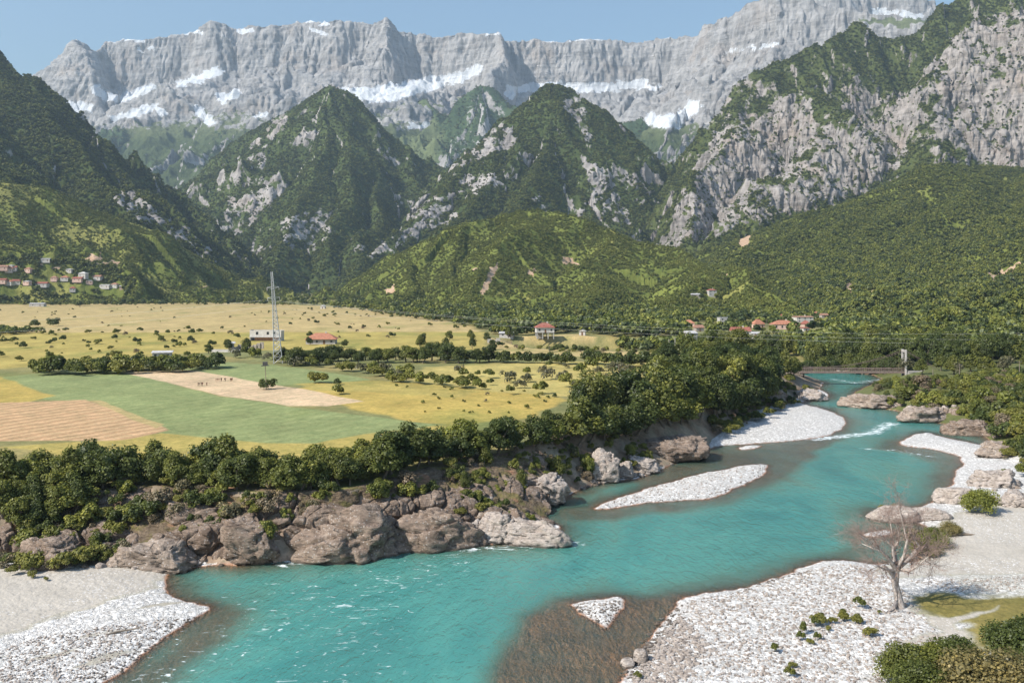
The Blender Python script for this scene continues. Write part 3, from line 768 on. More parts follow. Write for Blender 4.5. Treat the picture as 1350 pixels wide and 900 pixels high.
cov_RH = hillcov([], -.2, [([(1300,365),(1345,345),(1350,352),(1310,372)]),([(1130,382),(1160,380),(1158,392)]),([(1112,385),(1118,370),(1122,385)]),([(975,312),(992,305),(990,325),(970,328)])])
cov_LH = hillcov([], .12, [([(105,340),(135,334),(137,342),(108,345)]),([(125,347),(160,343),(155,351),(128,352)]),([(50,343),(60,342),(58,348)]),([(230,352),(242,358),(238,362)]),([(258,372),(280,378),(262,378)]),([(70,348),(82,348),(80,356),(68,356)])])
# ------------------------------------------------------------------ build the terrain
M_FAR = mountain_mat('limestone_wall', rock=(.49,.47,.45), rock2=(.29,.28,.27), veg=(.06,.085,.035), veg2=(.10,.125,.05), grass=(.15,.17,.08), sc=.8, bumpd=34)
M_MID = mountain_mat('wooded_rock', rock=(.42,.385,.36), rock2=(.22,.20,.19), veg=(.050,.070,.024), veg2=(.075,.095,.03), sc=.9, bumpd=9)
M_RR = mountain_mat('cliff_rock', rock=(.40,.36,.33), rock2=(.20,.18,.165), sc=2.2, bumpd=7)
M_HILL = mountain_mat('hill_turf', rock=(.40,.36,.32), rock2=(.25,.22,.2), veg=(.10,.125,.03), veg2=(.15,.165,.04), grass=(.21,.20,.06), sc=2.2, bumpd=3)
make_ground()
print('ground', round(time.time() - T0, 1))
LAY = {}
LAY['range'] = build_mountain(L_RANGE, 'mountain_range', M_FAR, (-.72,.62), (4300,7250), 1250, 420, cov_range, 40, 105)
M_SPUR = mountain_mat('spur_rock_and_wood', rock=(.43,.41,.39), rock2=(.26,.25,.24), veg=(.045,.075,.034), veg2=(.07,.10,.042), grass=(.14,.165,.075), sc=.6, bumpd=20)
LAY['spurs'] = build_mountain(L_SPURS, 'mountain_spurs', M_SPUR, (-.55,.35), (3000,6300), 820, 300, cov_spurs, 22, 110)
LAY['A'] = build_mountain(L_A, 'mountain_left_of_gorge', M_MID, (-.42,.02), (1900,4100), 560, 420, cov_A, 26, 70)
LAY['B'] = build_mountain(L_B, 'mountain_right_of_gorge', M_MID, (-.2,.2), (1800,3400), 520, 400, cov_B, 26, 70)
LAY['R'] = build_mountain(L_R, 'mountain_cliffs', M_RR, (.13,.72), (1900,3500), 720, 480, cov_R, 26, 42)
LAY['L'] = build_mountain(L_LM, 'mountain_slope', M_MID, (-.75,-.26), (1650,2600), 560, 380, cov_L, 20, 60)
LAY['LH'] = build_mountain(L_LH, 'foothill_with_village', M_HILL, (-.75,-.24), (950,1950), 560, 260, cov_LH, 0)
LAY['CH'] = build_mountain(L_CH, 'foothill', M_HILL, (-.24,.34), (700,1850), 640, 300, cov_CH, 0)
LAY['RH'] = build_mountain(L_RH, 'wooded_hillside', M_HILL, (.16,.74), (430,2350), 660, 380, cov_RH, 0)
print('mountains', round(time.time() - T0, 1))
# ------------------------------------------------------------------ plants
def ico(sub):
    import bmesh
    bm = bmesh.new(); bmesh.ops.create_icosphere(bm, subdivisions=sub, radius=1.0)
    V = np.array([v.co[:] for v in bm.verts]); Fc = np.array([[v.index for v in f.verts] for f in bm.faces]); bm.free()
    return V, Fc
ICO = {k: ico(k) for k in (1, 2, 3, 5)}

def tube(P, R, n=5):
    """tapered tube through points P with radii R"""
    P = np.asarray(P, float); V = []; Fc = []
    for i in range(len(P)):
        d = P[min(i + 1, len(P) - 1)] - P[max(i - 1, 0)]; d /= np.linalg.norm(d) + 1e-9
        a = np.cross(d, (0.31, .77, .11)); a /= np.linalg.norm(a) + 1e-9; b = np.cross(d, a)
        th = np.linspace(0, 2 * np.pi, n, endpoint=False)
        V.append(P[i] + R[i] * (np.cos(th)[:, None] * a + np.sin(th)[:, None] * b))
    V = np.concatenate(V)
    for i in range(len(P) - 1):
        for j in range(n):
            Fc.append((i * n + j, i * n + (j + 1) % n, (i + 1) * n + (j + 1) % n, (i + 1) * n + j))
    return V, np.array(Fc)

def join(parts):
    V = []; Fs = {}; o = 0
    for v, f in parts:
        V.append(v)
        if len(f): Fs.setdefault(f.shape[1], []).append(f + o)
        o += len(v)
    return np.concatenate(V), [np.concatenate(x) for x in Fs.values()]

def leaf_quads(c, nrm, size, rng, asp=1.0):
    n = len(c)
    a = np.cross(nrm, rng.normal(size=(n, 3))); a /= np.linalg.norm(a, axis=1, keepdims=True) + 1e-9
    b = np.cross(nrm, a)
    s = (size * rng.uniform(.6, 1.3, n))[:, None]
    V = np.stack([c - a * s - b * s * .55 * asp, c + a * s * .25 - b * s * .7 * asp, c + a * s + b * s * .35 * asp, c - a * s * .3 + b * s * .75 * asp], 1).reshape(-1, 3)
    return V, np.arange(n * 4).reshape(-1, 4)

def crown_mesh(name, seed, rx, rz, zc, nl, n, ls, mat, core=.62, lobe=(.24, .46), low=-.35, ragged=.2, droop=0.):
    rng = np.random.default_rng(seed)
    d = rng.normal(size=(nl * 4, 3)); d /= np.linalg.norm(d, axis=1, keepdims=True); d = d[d[:, 2] > low][:nl]
    k = rng.uniform(.45, .8, len(d))[:, None]
    cen = d * k * np.array([rx, rx, rz]) * np.where(d[:, 2:] < 0, 1.0, 1.0); cen[0] = (0, 0, rz * .35)
    rad = rng.uniform(*lobe, len(d)) * rx
    w = rad ** 2; w /= w.sum()
    li = rng.choice(len(d), n, p=w)
    q = rng.normal(size=(n, 3)); q /= np.linalg.norm(q, axis=1, keepdims=True)
    q[:, 2] = np.where(q[:, 2] < -.4, -q[:, 2], q[:, 2])
    rr = rng.uniform(.62, 1.0 + ragged, n) ** .6
    c = cen[li] + q * (rad[li] * rr)[:, None] * np.array([1, 1, min(1.15, rz / rx * 1.1)])
    nn = q * .9 + rng.normal(size=(n, 3)) * .55 + np.array([0, 0, .35]); nn /= np.linalg.norm(nn, axis=1, keepdims=True)
    V, Fq = leaf_quads(c, nn, ls, rng)
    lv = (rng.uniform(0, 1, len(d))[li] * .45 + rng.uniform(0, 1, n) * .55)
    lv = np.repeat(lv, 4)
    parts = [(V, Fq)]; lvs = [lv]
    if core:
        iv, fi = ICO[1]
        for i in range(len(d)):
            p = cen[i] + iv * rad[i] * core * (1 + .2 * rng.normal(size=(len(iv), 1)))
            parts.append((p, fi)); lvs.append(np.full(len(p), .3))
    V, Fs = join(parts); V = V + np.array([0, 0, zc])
    V[:, 2] = np.maximum(V[:, 2], .05)
    return np_mesh(name, V, Fs, False, [mat], {'leaf': np.concatenate(lvs)}), cen + np.array([0, 0, zc])

def trunk_mesh(name, seed, cen, h, r, mat, nb=5):
    rng = np.random.default_rng(seed)
    top = np.array([rng.normal() * .06 * h, rng.normal() * .06 * h, h * .55])
    mid = top * .5 + np.array([rng.normal() * .04 * h, rng.normal() * .04 * h, 0])
    parts = [tube([(0, 0, -.5), (0, 0, .3), mid, top], [r * 1.5, r * 1.05, r * .8, r * .5], 6)]
    for c in cen[:nb]:
        s = mid + (top - mid) * rng.uniform(0, 1)
        m = (s + c) / 2 + rng.normal(size=3) * .05 * h
        parts.append(tube([s, m, c], [r * .42, r * .28, r * .1], 4))
    V, Fs = join(parts)
    return np_mesh(name, V, Fs, True, [mat])

M_BARK = simple('bark', (.16, .13, .10), .9, .1, .35, 6)
F_DARK = foliage_mat('leaves_dark', (.036, .054, .016), (.052, .070, .018), (.074, .088, .023))
F_MID = foliage_mat('leaves_olive', (.068, .086, .020), (.096, .110, .024), (.130, .135, .030))
F_LITE = foliage_mat('leaves_light', (.12, .14, .025), (.155, .165, .03), (.19, .19, .04))
F_GREY = foliage_mat('leaves_grey', (.10, .10, .055), (.125, .12, .065), (.14, .125, .075))
F_DRY = foliage_mat('twigs_dry', (.16, .115, .08), (.19, .14, .095), (.15, .13, .07), trans=.1)
F_YEL = foliage_mat('leaves_straw', (.17, .14, .055), (.20, .16, .065), (.18, .155, .06))

PROTO = {}
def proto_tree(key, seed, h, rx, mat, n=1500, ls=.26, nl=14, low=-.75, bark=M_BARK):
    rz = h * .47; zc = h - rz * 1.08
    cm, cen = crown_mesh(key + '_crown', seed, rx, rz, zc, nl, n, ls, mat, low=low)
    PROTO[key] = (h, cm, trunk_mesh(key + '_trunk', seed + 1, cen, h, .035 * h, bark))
for i in range(3):
    proto_tree(f'dark{i}', 100 + i * 7, 7.5, 2.9 + .3 * i, F_DARK, 2500, .20, 20 + i * 3)
    proto_tree(f'mid{i}', 130 + i * 7, 7.5, 2.8 + .35 * i, F_MID, 2500, .20, 19 + i * 3)
for i in range(2):
    proto_tree(f'lite{i}', 160 + i * 7, 6.5, 2.4, F_LITE, 2000, .18, 15)
    proto_tree(f'tall{i}', 180 + i * 7, 11, 2.6 + .5 * i, F_DARK, 3000, .24, 24)
    proto_tree(f'big{i}', 200 + i * 7, 12, 5.2, F_MID, 5000, .27, 32)
    proto_tree(f'bigd{i}', 220 + i * 7, 12, 4.8, F_DARK, 5000, .27, 32)
proto_tree('grey0', 240, 5, 2.1, F_GREY, 700, .18, 12)
BUSH = {}
def proto_bush(key, seed, h, rx, mat, n=700, ls=.17, nl=9, core=.6, ragged=.25):
    BUSH[key] = (h, crown_mesh(key, seed, rx, h * .62, h * .40, nl, n, ls, mat, core, low=-.3, ragged=ragged)[0])
for i in range(2):
    proto_bush(f'bdark{i}', 300 + i, 2.6, 1.7 + .3 * i, F_DARK, 900)
    proto_bush(f'bmid{i}', 310 + i, 2.6, 1.6 + .4 * i, F_MID, 900)
    proto_bush(f'blite{i}', 320 + i, 2.4, 1.6, F_LITE, 800)
    proto_bush(f'bgrey{i}', 330 + i, 2.4, 1.5, F_GREY, 500, .15, core=.35)
    proto_bush(f'bdry{i}', 340 + i, 2.2, 1.6, F_DRY, 900, .11, 9, core=.3)
BUSHBIG = {}
for k_, m_ in (('ydark0', F_DARK), ('ymid0', F_MID), ('ygold0', F_LITE), ('yyel0', F_YEL), ('yoli0', F_MID)): proto_bush(k_, 360 + len(BUSH), 4.0, 2.7, m_, 8500, .10, 34, core=.5, ragged=.55)
proto_bush('byel0', 350, 2.4, 1.9, F_YEL, 1100, .15)
proto_bush('bgold0', 352, 2.4, 1.9, foliage_mat('leaves_gold', (.15, .145, .03), (.18, .17, .035), (.17, .165, .04)), 1100, .15)
# low detail crowns for trees more than half a kilometre off
F_HILL = foliage_mat('leaves_hillside', (.11, .14, .032), (.145, .165, .038), (.185, .19, .048)); F_FARD = foliage_mat('leaves_mountain', (.045, .066, .026), (.062, .084, .030), (.084, .102, .033))
FARP = []
for i in range(4):
    m_, cen = crown_mesh('far_crown', 400 + i, 3.1, 2.6, 2.9, 8, 110, .75, (F_HILL, F_FARD, F_HILL, F_FARD)[i], .78)
    FARP.append((6.0, m_, trunk_mesh('far_trunk', 410 + i, cen, 5.5, .2, M_BARK, 2)))
FARP.append((6.0, crown_mesh('far_crown', 420, 3.0, 2.2, 2.4, 7, 100, .7, F_LITE, .78)[0], FARP[0][2]))

ALL_BASE = {}
def cast(px, py, layers=(), dmin=60, dmax=3000, step=2.0):
    """first terrain point along the line of sight through a photo pixel"""
    out = []
    for a, b in zip(np.atleast_1d(px), np.atleast_1d(py)):
        d = np.concatenate([np.arange(dmin, 500, step * .5), np.arange(500, dmax, step * 2)])
        x = (a - CX) / F * d; zr = H + (HY - b) / F * d
        h = np.where(d < 1300, ground_h(x, d), 8)
        for L in layers: h = np.maximum(h, L.h(x, d))
        k = np.argmax(zr < h) if (zr < h).any() else len(d) - 1
        out.append((x[k], d[k], h[k]))
    return np.array(out)

def put_tree(key, x, y, z, h, label, group, cat='tree', name='tree', rz=None, lean=0, wide=1.0):
    ph, cm, tm = PROTO[key] if isinstance(key, str) else key
    s = h / ph
    r = bpy.data.objects.new(name, None); link(r); r.location = (x, y, z); r.empty_display_size = .5
    r.rotation_euler = (lean, 0, random.uniform(0, 6.283) if rz is None else rz); r.scale = (s * wide, s * wide, s)
    c = bpy.data.objects.new('crown', cm); link(c, r)
    t = bpy.data.objects.new('trunk', tm); link(t, r)
    return tag(r, label, cat, group)

def put_bush(key, x, y, z, h, label, group, name='bush', cat='bush', wide=1.0):
    ph, cm = BUSH[key]; s = h / ph
    o = bpy.data.objects.new(name, cm); link(o); o.location = (x, y, z - .07 * h); o.rotation_euler = (0, 0, random.uniform(0, 6.283)); o.scale = (s * wide, s * wide, s)
    return tag(o, label, cat, group)

ORD = 'first second third fourth fifth sixth seventh eighth ninth tenth eleventh twelfth thirteenth fourteenth fifteenth sixteenth seventeenth eighteenth nineteenth twentieth'.split()
TENS = 'twenty thirty forty fifty sixty seventy eighty ninety'.split()
def ordinal(i):                                    # 0 -> first
    i += 1
    if i <= 20: return ORD[i - 1]
    t, u = divmod(i, 10)
    if t >= 10: return f'{i}th'
    return (TENS[t - 2][:-1] + 'ieth') if u == 0 else TENS[t - 2] + '-' + ORD[u - 1]

HUE = {'dark': 'dark green', 'mid': 'olive green', 'lite': 'light green', 'tall': 'dark slender', 'bigd': 'big dark', 'big': 'big olive', 'grey': 'grey-leaved', 'bdark': 'dark green', 'bmid': 'olive green',
       'blite': 'light green', 'bgrey': 'grey', 'bdry': 'dry brown', 'byel': 'straw-coloured', 'bgold': 'golden green', 'ydark': 'dark', 'ymid': 'olive', 'yoli': 'olive', 'ygold': 'golden', 'yyel': 'straw'}
def hue(k): return HUE[k.rstrip('0123456789')]

def along(pts, n, jx=6, jy=3):
    P = np.array(pts, float); s = np.concatenate([[0], np.cumsum(np.hypot(*np.diff(P, axis=0).T))])
    q = np.linspace(0, s[-1], n)
    return np.stack([np.interp(q, s, P[:, 0]) + RNG.uniform(-jx, jx, n), np.interp(q, s, P[:, 1]) + RNG.uniform(-jy, jy, n)], 1)

def inside(poly, n, mind=0.):
    P = np.array(poly, float); lo, hi = P.min(0), P.max(0); out = []
    for _ in range(n * 80):
        q = RNG.uniform(lo, hi)
        if in_poly(np.array([q[0]]), np.array([q[1]]), P)[0] and all((q[0] - a[0]) ** 2 + 4 * (q[1] - a[1]) ** 2 > mind ** 2 for a in out):
            out.append(q)
            if len(out) >= n: break
    return np.array(out)

def row(kind, pts, keys, hr, where, group, name=None, wide=(.9, 1.15), layers=(), ordered=True, sink=0.):
    """plants at photo pixels, standing on the terrain there; counted from the left of the picture"""
    pts = pts[np.argsort(pts[:, 0])]
    g = cast(pts[:, 0], pts[:, 1], layers)
    cnt = {}; ks = [keys[int(RNG.integers(len(keys)))] for _ in pts]
    tot = {}
    for k in ks: tot[hue(k)] = tot.get(hue(k), 0) + 1
    for (x, y, z), k in zip(g, ks):
        h = RNG.uniform(*hr); hu = hue(k); i = cnt.get(hu, 0); cnt[hu] = i + 1
        nm = kind
        if ordered and tot[hu] > 1: lab = f'{ordinal(i)} {hu} {nm} from the left {where}'
        else: lab = f'{hu} {nm} {where}'
        if kind == 'tree': put_tree(k, x, y, z - .2 - sink, h, lab, group, name=name or 'tree', wide=RNG.uniform(*wide), lean=RNG.normal() * .04)
        else: put_bush(k, x, y, z - sink, h, lab, group, name=name or 'bush', wide=RNG.uniform(*wide))
# ------------------------------------------------------------------ rocks and the river cliff
def worley3(x, y, z, seed=0, cells=1):
    xi = np.floor(x).astype(np.int64); yi = np.floor(y).astype(np.int64); zi = np.floor(z).astype(np.int64)
    f1 = np.full(x.shape, 9.); f2 = np.full(x.shape, 9.); cid = np.zeros(x.shape)
    rt = np.random.default_rng(seed + 77).random((4096, 4))
    for a in (-1, 0, 1):
        for b in (-1, 0, 1):
            for c in (-1, 0, 1):
                k = ((xi + a) * 73856093 ^ (yi + b) * 19349663 ^ (zi + c) * 83492791) & 4095
                r = rt[k]
                d = np.sqrt((xi + a + r[..., 0] - x) ** 2 + (yi + b + r[..., 1] - y) ** 2 + (zi + c + r[..., 2] - z) ** 2)
                m = d < f1
                f2 = np.where(m, f1, np.minimum(f2, d)); cid = np.where(m, r[..., 3], cid); f1 = np.where(m, d, f1)
    return f1, f2, cid

def rock_mat(name, ca, cb, cc, scale=1., dark=(.09, .08, .075)):
    t = NT(name); p = t.pos()
    a = t.noise(p, .5 * scale, 7, .7, .4); b = t.noise(t.mapping(p, scale=(1, 1, 1.8), rot=(.2, .3, 0)), 1.6 * scale, 7, .72)
    c = t.ramp(a, [(.3, ca), (.5, cb), (.7, cc)])
    c = t.mix(1.0, c, t.ramp(b, [(.28, (.5, .5, .5)), (.48, (.95, .95, .95)), (.7, (1.3, 1.28, 1.25))]), 'MULTIPLY')
    v = t.vor(p, 3.2 * scale, out='Color'); sv = t.n('ShaderNodeSeparateColor'); t.l(v, sv.inputs[0]); vd = t.vor(p, 3.2 * scale)
    peb = t.math('MULTIPLY', t.math('GREATER_THAN', sv.outputs[0], .72), t.ss(vd, .45, .2))
    c = t.mix(t.math('MULTIPLY', peb, .6), c, (.52, .49, .46))
    cr = t.vor(t.mapping(p, scale=(1, 1, 1.6), rot=(.3, .2, .5)), .32 * scale, 'DISTANCE_TO_EDGE')
    wob = t.noise(p, .8 * scale, 4, .7)
    crk = t.math('MULTIPLY', t.ss(t.math('ADD', cr, t.math('MULTIPLY', t.math('SUBTRACT', wob, .5), .4)), .02, -.03), t.ss(a, .42, .6))
    c = t.mix(t.math('MULTIPLY', crk, .6), c, dark)
    gz = t.n('ShaderNodeSeparateXYZ'); t.l(p, gz.inputs[0])
    lvl = t.math('ADD', gz.outputs[2], t.math('MULTIPLY', t.math('SUBTRACT', wob, .5), .5))
    c = t.mix(t.math('MULTIPLY', t.ss(lvl, .42, .18), .75), c, (.085, .07, .055))          # tide line of wet rock
    bd = t.noise(t.mapping(p, scale=(.5, .5, 5), rot=(.35, .25, 0)), .9 * scale, 6, .7, .6)
    c = t.mix(1.0, c, t.ramp(bd, [(.34, (.55, .53, .52)), (.46, (1, 1, 1)), (.7, (1.12, 1.1, 1.08))]), 'MULTIPLY')
    h = t.math('ADD', t.math('ADD', t.math('MULTIPLY', b, 1.0), t.math('MULTIPLY', crk, -1.0)), t.math('MULTIPLY', bd, .9))
    bn = t.bump(h, .35 / scale ** .5, 1.0)
    return t.done(t.bsdf(c, .92, .12, bn))
M_CONG = rock_mat('conglomerate', (.17, .125, .095), (.265, .20, .155), (.35, .28, .225))
M_PALE = rock_mat('pale_limestone', (.30, .25, .21), (.42, .36, .315), (.52, .46, .41), 1.3)
M_LEDGE = rock_mat('ledge_rock', (.22, .17, .135), (.33, .265, .215), (.42, .35, .29), .8)

def rock_mesh(name, seed, size, mat, sub=5, cuts=12, rough=.17, layered=0., flat_top=0., lump=.24):
    rng = np.random.default_rng(seed); V, Fc = ICO[sub]; V = V.copy()
    # squarish ellipsoid cut by planes, then weathered
    V = np.sign(V) * np.abs(V) ** .72
    for _ in range(cuts):
        n = rng.normal(size=3); n[2] = abs(n[2]) * .8; n /= np.linalg.norm(n); o = rng.uniform(.62, .95)
        s = V @ n; V = V - n * ((s - o).clip(0) * .95)[:, None]
    if flat_top: V[:, 2] = np.minimum(V[:, 2], flat_top + .08 * n2(V[:, 0] * 2, V[:, 1] * 2, seed))
    S = np.array(size); m = S.mean(); W = V * S; q = W / m
    nr = V / np.linalg.norm(V, axis=1, keepdims=True)
    wx = .35 * n3(q[:, 0] * 2, q[:, 1] * 2, q[:, 2] * 2, seed + 3)
    f1, f2, cid = worley3(q[:, 0] * 1.0 + seed + wx, q[:, 1] * 1.0 - wx, q[:, 2] * 1.7 + wx, seed)
    dsp = rough * (.45 * fbm3(q[:, 0] * 2.2, q[:, 1] * 2.2, q[:, 2] * 2.2, 5, seed) + .8 * (.35 - np.abs(fbm3(q[:, 0] * 2.6, q[:, 1] * 2.6, q[:, 2] * 3.6, 4, seed + 5) * 2))) + lump * ((cid - .5) * .8 - (1 - sstep(0, .12, f2 - f1)) * .5) + rough * .5 * (.4 - np.abs(n3(q[:, 0] * 2.5, q[:, 1] * 2.5, q[:, 2] * 6, seed + 9)) * 1.5)
    if layered: dsp += layered * (np.floor(q[:, 2] * 6 + .6 * n2(q[:, 0] * 1.5, q[:, 1] * 1.5, seed)) % 2 - .5) * .5
    W = W + nr * (dsp * m)[:, None]
    return np_mesh(name, W, Fc, True, [mat])

def put_rock(px, py, w, h, label, mat=M_CONG, seed=1, deep=.8, z=None, sink=.25, name='boulder', cat='boulder', group=None, rz=None, **kw):
    g = cast([px], [py])[0] if z is None else (*on_plane(px, py, z), z)
    d = g[1]; W = w / F * d / 2 * 1.08; Hh = h / F * d / (2 * (1 - sink)) * 1.15
    me = rock_mesh(name, seed, (W, W * deep, Hh), mat, **kw)
    o = bpy.data.objects.new(name, me); link(o)
    o.location = (g[0], g[1] + W * deep * .55, g[2] + Hh * (1 - 2 * sink)); o.rotation_euler = (0, 0, random.uniform(-.25, .25) if rz is None else rz)
    return tag(o, label, cat, group)

def make_cliff():
    base = {x: y for x, y in CLIFF[:14]}; bx = np.array(sorted(base)); by = np.array([base[k] for k in bx])
    rm = RIM[:14]; rx = rm[:, 0]; ry = rm[:, 1]
    nu, nv = 1250, 230
    xs = np.linspace(-96, 6.5, nu); t = np.linspace(-.06, 1.06, nv)
    X = np.repeat(xs[None], nv, 0); T = np.repeat(t[:, None], nu, 1)
    yb = np.interp(X, bx, by); yr = np.interp(X, rx, ry)
    yb = yb + 1.3 * n2(X / 7, X * 0, 500) + .5 * n2(X / 2.2, X * 0, 501)
    Y = yb + (yr - yb) * T
    hi = np.interp(X, [-72, -45, -38, -30, -12, -4, 1, 6.5], [3.6, 3.6, 5.5, 5.0, 5.8, 3.4, 2.2, -.6])
    br = np.interp(X, [-72, -40, -10, 0], [.42, .30, .34, .2])
    k = sstep(0, 1, (T / br).clip(0, 1))
    top = 8.2 * np.interp(X, [-5, 6.5], [1, .86])
    Z = -1.0 + (hi + 1.0) * k ** .8 + (top - hi) * sstep(0, 1, ((T - br) / (1 - br)).clip(0, 1))
    xx, yy, zz = X.copy(), Y.copy(), Z.copy()
    f1, f2, cid = worley3(X / 6.0 + .3 * n2(X / 4, Y / 4, 510), Y / 6.5, Z / 5.5, 4)
    g1, g2, cid2 = worley3(X / 2.3, Y / 2.3, Z / 2.0, 9)
    rocky_ = sstep(-.25, .15, fbm2(X / 9, Y / 7, 3, 520) + .55 * (1 - T / .55).clip(-.5, 1))
    dsp = rocky_ * ((.75 - f1) * 2.3 * .9 - (1 - sstep(0, .13, f2 - f1)) * 1.2 + (cid2 - .5) * .5 - (1 - sstep(0, .12, g2 - g1)) * .35) + .5 * fbm3(X / 2.2, Y / 2.2, Z / 2.2, 5, 530) + .12 * fbm3(X * 1.6, Y * 1.6, Z * 1.6, 3, 531)
    edge = sstep(0, .06, T + .06) * sstep(1.06, .8, T) * sstep(-96, -91, X)
    n = normals(X, Y, Z); n[..., 2] *= .7
    dsp = dsp * edge
    P = np.stack([X, Y, Z], -1) + n * dsp[..., None]
    rock = (rocky_ * (1 - .6 * sstep(.75, 1, T))).ravel()
    red = sstep(.2, .4, fbm2(X / 5, Y / 5, 3, 540) + .4 * np.exp(-((X + 44) / 3) ** 2)).ravel() * (1 - rock * .6)
    tm = NT('cliff_face'); p = tm.pos(); rk = tm.attr('rock'); rd = tm.attr('red')
    a = tm.noise(p, .45, 7, .7, .4); b = tm.noise(tm.mapping(p, scale=(1, 1, 1.7), rot=(.2, .3, 0)), 1.7, 8, .74); fine = tm.noise(p, 5, 5, .7)
    c = tm.ramp(a, [(.3, (.165, .12, .09)), (.5, (.26, .195, .15)), (.7, (.34, .27, .215))])
    c = tm.mix(1.0, c, tm.ramp(b, [(.28, (.45, .45, .45)), (.48, (.95, .95, .95)), (.7, (1.35, 1.32, 1.28))]), 'MULTIPLY')
    v = tm.vor(p, 3.0, out='Color'); sv = tm.n('ShaderNodeSeparateColor'); tm.l(v, sv.inputs[0]); vd = tm.vor(p, 3.0)
    peb = tm.math('MULTIPLY', tm.math('GREATER_THAN', sv.outputs[0], .72), tm.ss(vd, .45, .2)); c = tm.mix(tm.math('MULTIPLY', peb, .6), c, (.5, .46, .43))
    earth = tm.mix(tm.ss(b, .35, .65), (.14, .10, .065), (.25, .19, .13)); earth = tm.mix(rd, earth, (.36, .20, .12))
    dryg = tm.mix(tm.ss(fine, .3, .7), (.15, .14, .05), (.24, .19, .09)); earth = tm.mix(tm.ss(a, .48, .6), earth, dryg)
    c = tm.mix(tm.ss(tm.math('ADD', rk, tm.math('MULTIPLY', tm.math('SUBTRACT', b, .5), .6)), .4, .6), earth, c)
    gz = tm.n('ShaderNodeSeparateXYZ'); tm.l(p, gz.inputs[0]); lv = tm.math('ADD', gz.outputs[2], tm.math('MULTIPLY', tm.math('SUBTRACT', a, .5), .6))
    gx = tm.math('GREATER_THAN', gz.outputs[0], -50.0)
    c = tm.mix(tm.math('MULTIPLY', tm.ss(lv, .45, .2), .8), c, (.085, .07, .055))
    bd = tm.noise(tm.mapping(p, scale=(.5, .5, 5), rot=(.35, .25, 0)), .9, 6, .7, .6)
    c = tm.mix(1.0, c, tm.ramp(bd, [(.34, (.5, .48, .47)), (.46, (1, 1, 1)), (.7, (1.12, 1.1, 1.08))]), 'MULTIPLY')
    bn = tm.bump(tm.math('ADD', tm.math('ADD', b, bd), tm.math('MULTIPLY', fine, .25)), .45, 1.0)
    mat = tm.done(tm.bsdf(c, .93, .1, bn))
    me = np_mesh('river_cliff', P.reshape(-1, 3), grid_faces(nv, nu), True, [mat], {'rock': rock, 'red': red})
    tag(link(bpy.data.objects.new('river_cliff', me)), kind='structure')
make_cliff()

R_ = put_rock
R_(438, 740, 164, 56, 'broad brown conglomerate rock mass rising straight from the river below the cliff trees', seed=11, deep=.75, cuts=9, lump=.22)
R_(500, 733, 120, 28, 'low brown rock shelf joining the two big rounded rocks at the waterline', seed=12, deep=.6, cuts=6)
R_(580, 726, 116, 42, 'long rounded brown rock at the water between the big mass and the pale slab', seed=13, deep=.7, cuts=7)
R_(560, 690, 60, 40, 'brown wedge-shaped rock above the long rounded one', seed=14, z=1.5)
R_(238, 714, 110, 44, 'pinkish brown rock face under the cliff trees above the sand beach', seed=15, z=1.2, deep=.6, cuts=5)
R_(325, 745, 78, 44, 'grey brown rock beside the small sheltered pool end', seed=16, deep=.7)
R_(192, 750, 120, 26, 'low layered ledge of rock at the edge of the sand beach', M_LEDGE, seed=17, layered=.1, deep=.6)
R_(60, 750, 70, 40, 'dark brown rock at the far left end of the sand beach', seed=18)
R_(703, 721, 96, 33, 'pale flat-topped boulder jutting into the turquoise water at the point', M_PALE, seed=21, deep=.5, cuts=8, flat_top=.75)
R_(655, 718, 46, 26, 'cracked pale rock tucked against the jutting flat-topped boulder', M_PALE, seed=22)
R_(676, 698, 44, 18, 'grey slanting slab behind the jutting flat-topped boulder', M_CONG, seed=23)
R_(721, 664, 52, 32, 'pale lumpy pitted boulder standing alone at the mouth of the side channel', M_PALE, seed=24, lump=.35, rough=.22)
R_(700, 676, 26, 12, 'flat grey-green slab lying below the lumpy pitted boulder', M_PALE, seed=25)
R_(800, 636, 46, 34, 'jagged pale grey rock pile on the bank of the side channel', M_PALE, seed=26, lump=.4)
R_(826, 632, 26, 20, 'smaller jagged pale rock to the right of the pale rock pile', M_PALE, seed=27, lump=.3)
R_(885, 603, 96, 25, 'big flat-topped grey brown rock with a dark undercut edge beside the grove', M_CONG, seed=28, flat_top=.55, deep=.7, cuts=5)
R_(845, 622, 50, 16, 'low pale rock shelf below the undercut rock', M_PALE, seed=29, deep=.6)
R_(1016, 531, 48, 21, 'layered dark rock at the water in front of the grove', M_LEDGE, seed=30, layered=.16)
R_(1070, 528, 42, 12, 'low rounded pale rock at the river edge under the bridge trees', M_PALE, seed=31)
R_(1160, 538, 86, 17, 'layered rock ledge on the far bank just below the bridge', M_LEDGE, seed=32, layered=.2, deep=.5, flat_top=.5, sink=.3)
R_(1226, 556, 84, 18, 'sloping layered rock on the far bank, middle one of three ledges', M_LEDGE, seed=33, layered=.2, deep=.5, sink=.3)
R_(1284, 577, 66, 19, 'dark broken rock on the far bank at the narrow channel', M_CONG, seed=34, deep=.6, lump=.3)
R_(1325, 602, 66, 14, 'flat layered rock beside the gravel tongue on the far bank', M_LEDGE, seed=35, layered=.2)
R_(1180, 689, 64, 17, 'rounded pale rock with a white waterline behind the dead tree', M_PALE, seed=36, deep=.45, cuts=5, rough=.1, lump=.08)
R_(1228, 686, 54, 15, 'pale rock joined to the rounded one behind the dead tree', M_PALE, seed=37, deep=.5, rough=.1, lump=.1)
R_(1266, 664, 56, 18, 'smooth pale slanting rock left of the round bush on the shore', M_PALE, seed=38, deep=.6, rough=.1, lump=.1)
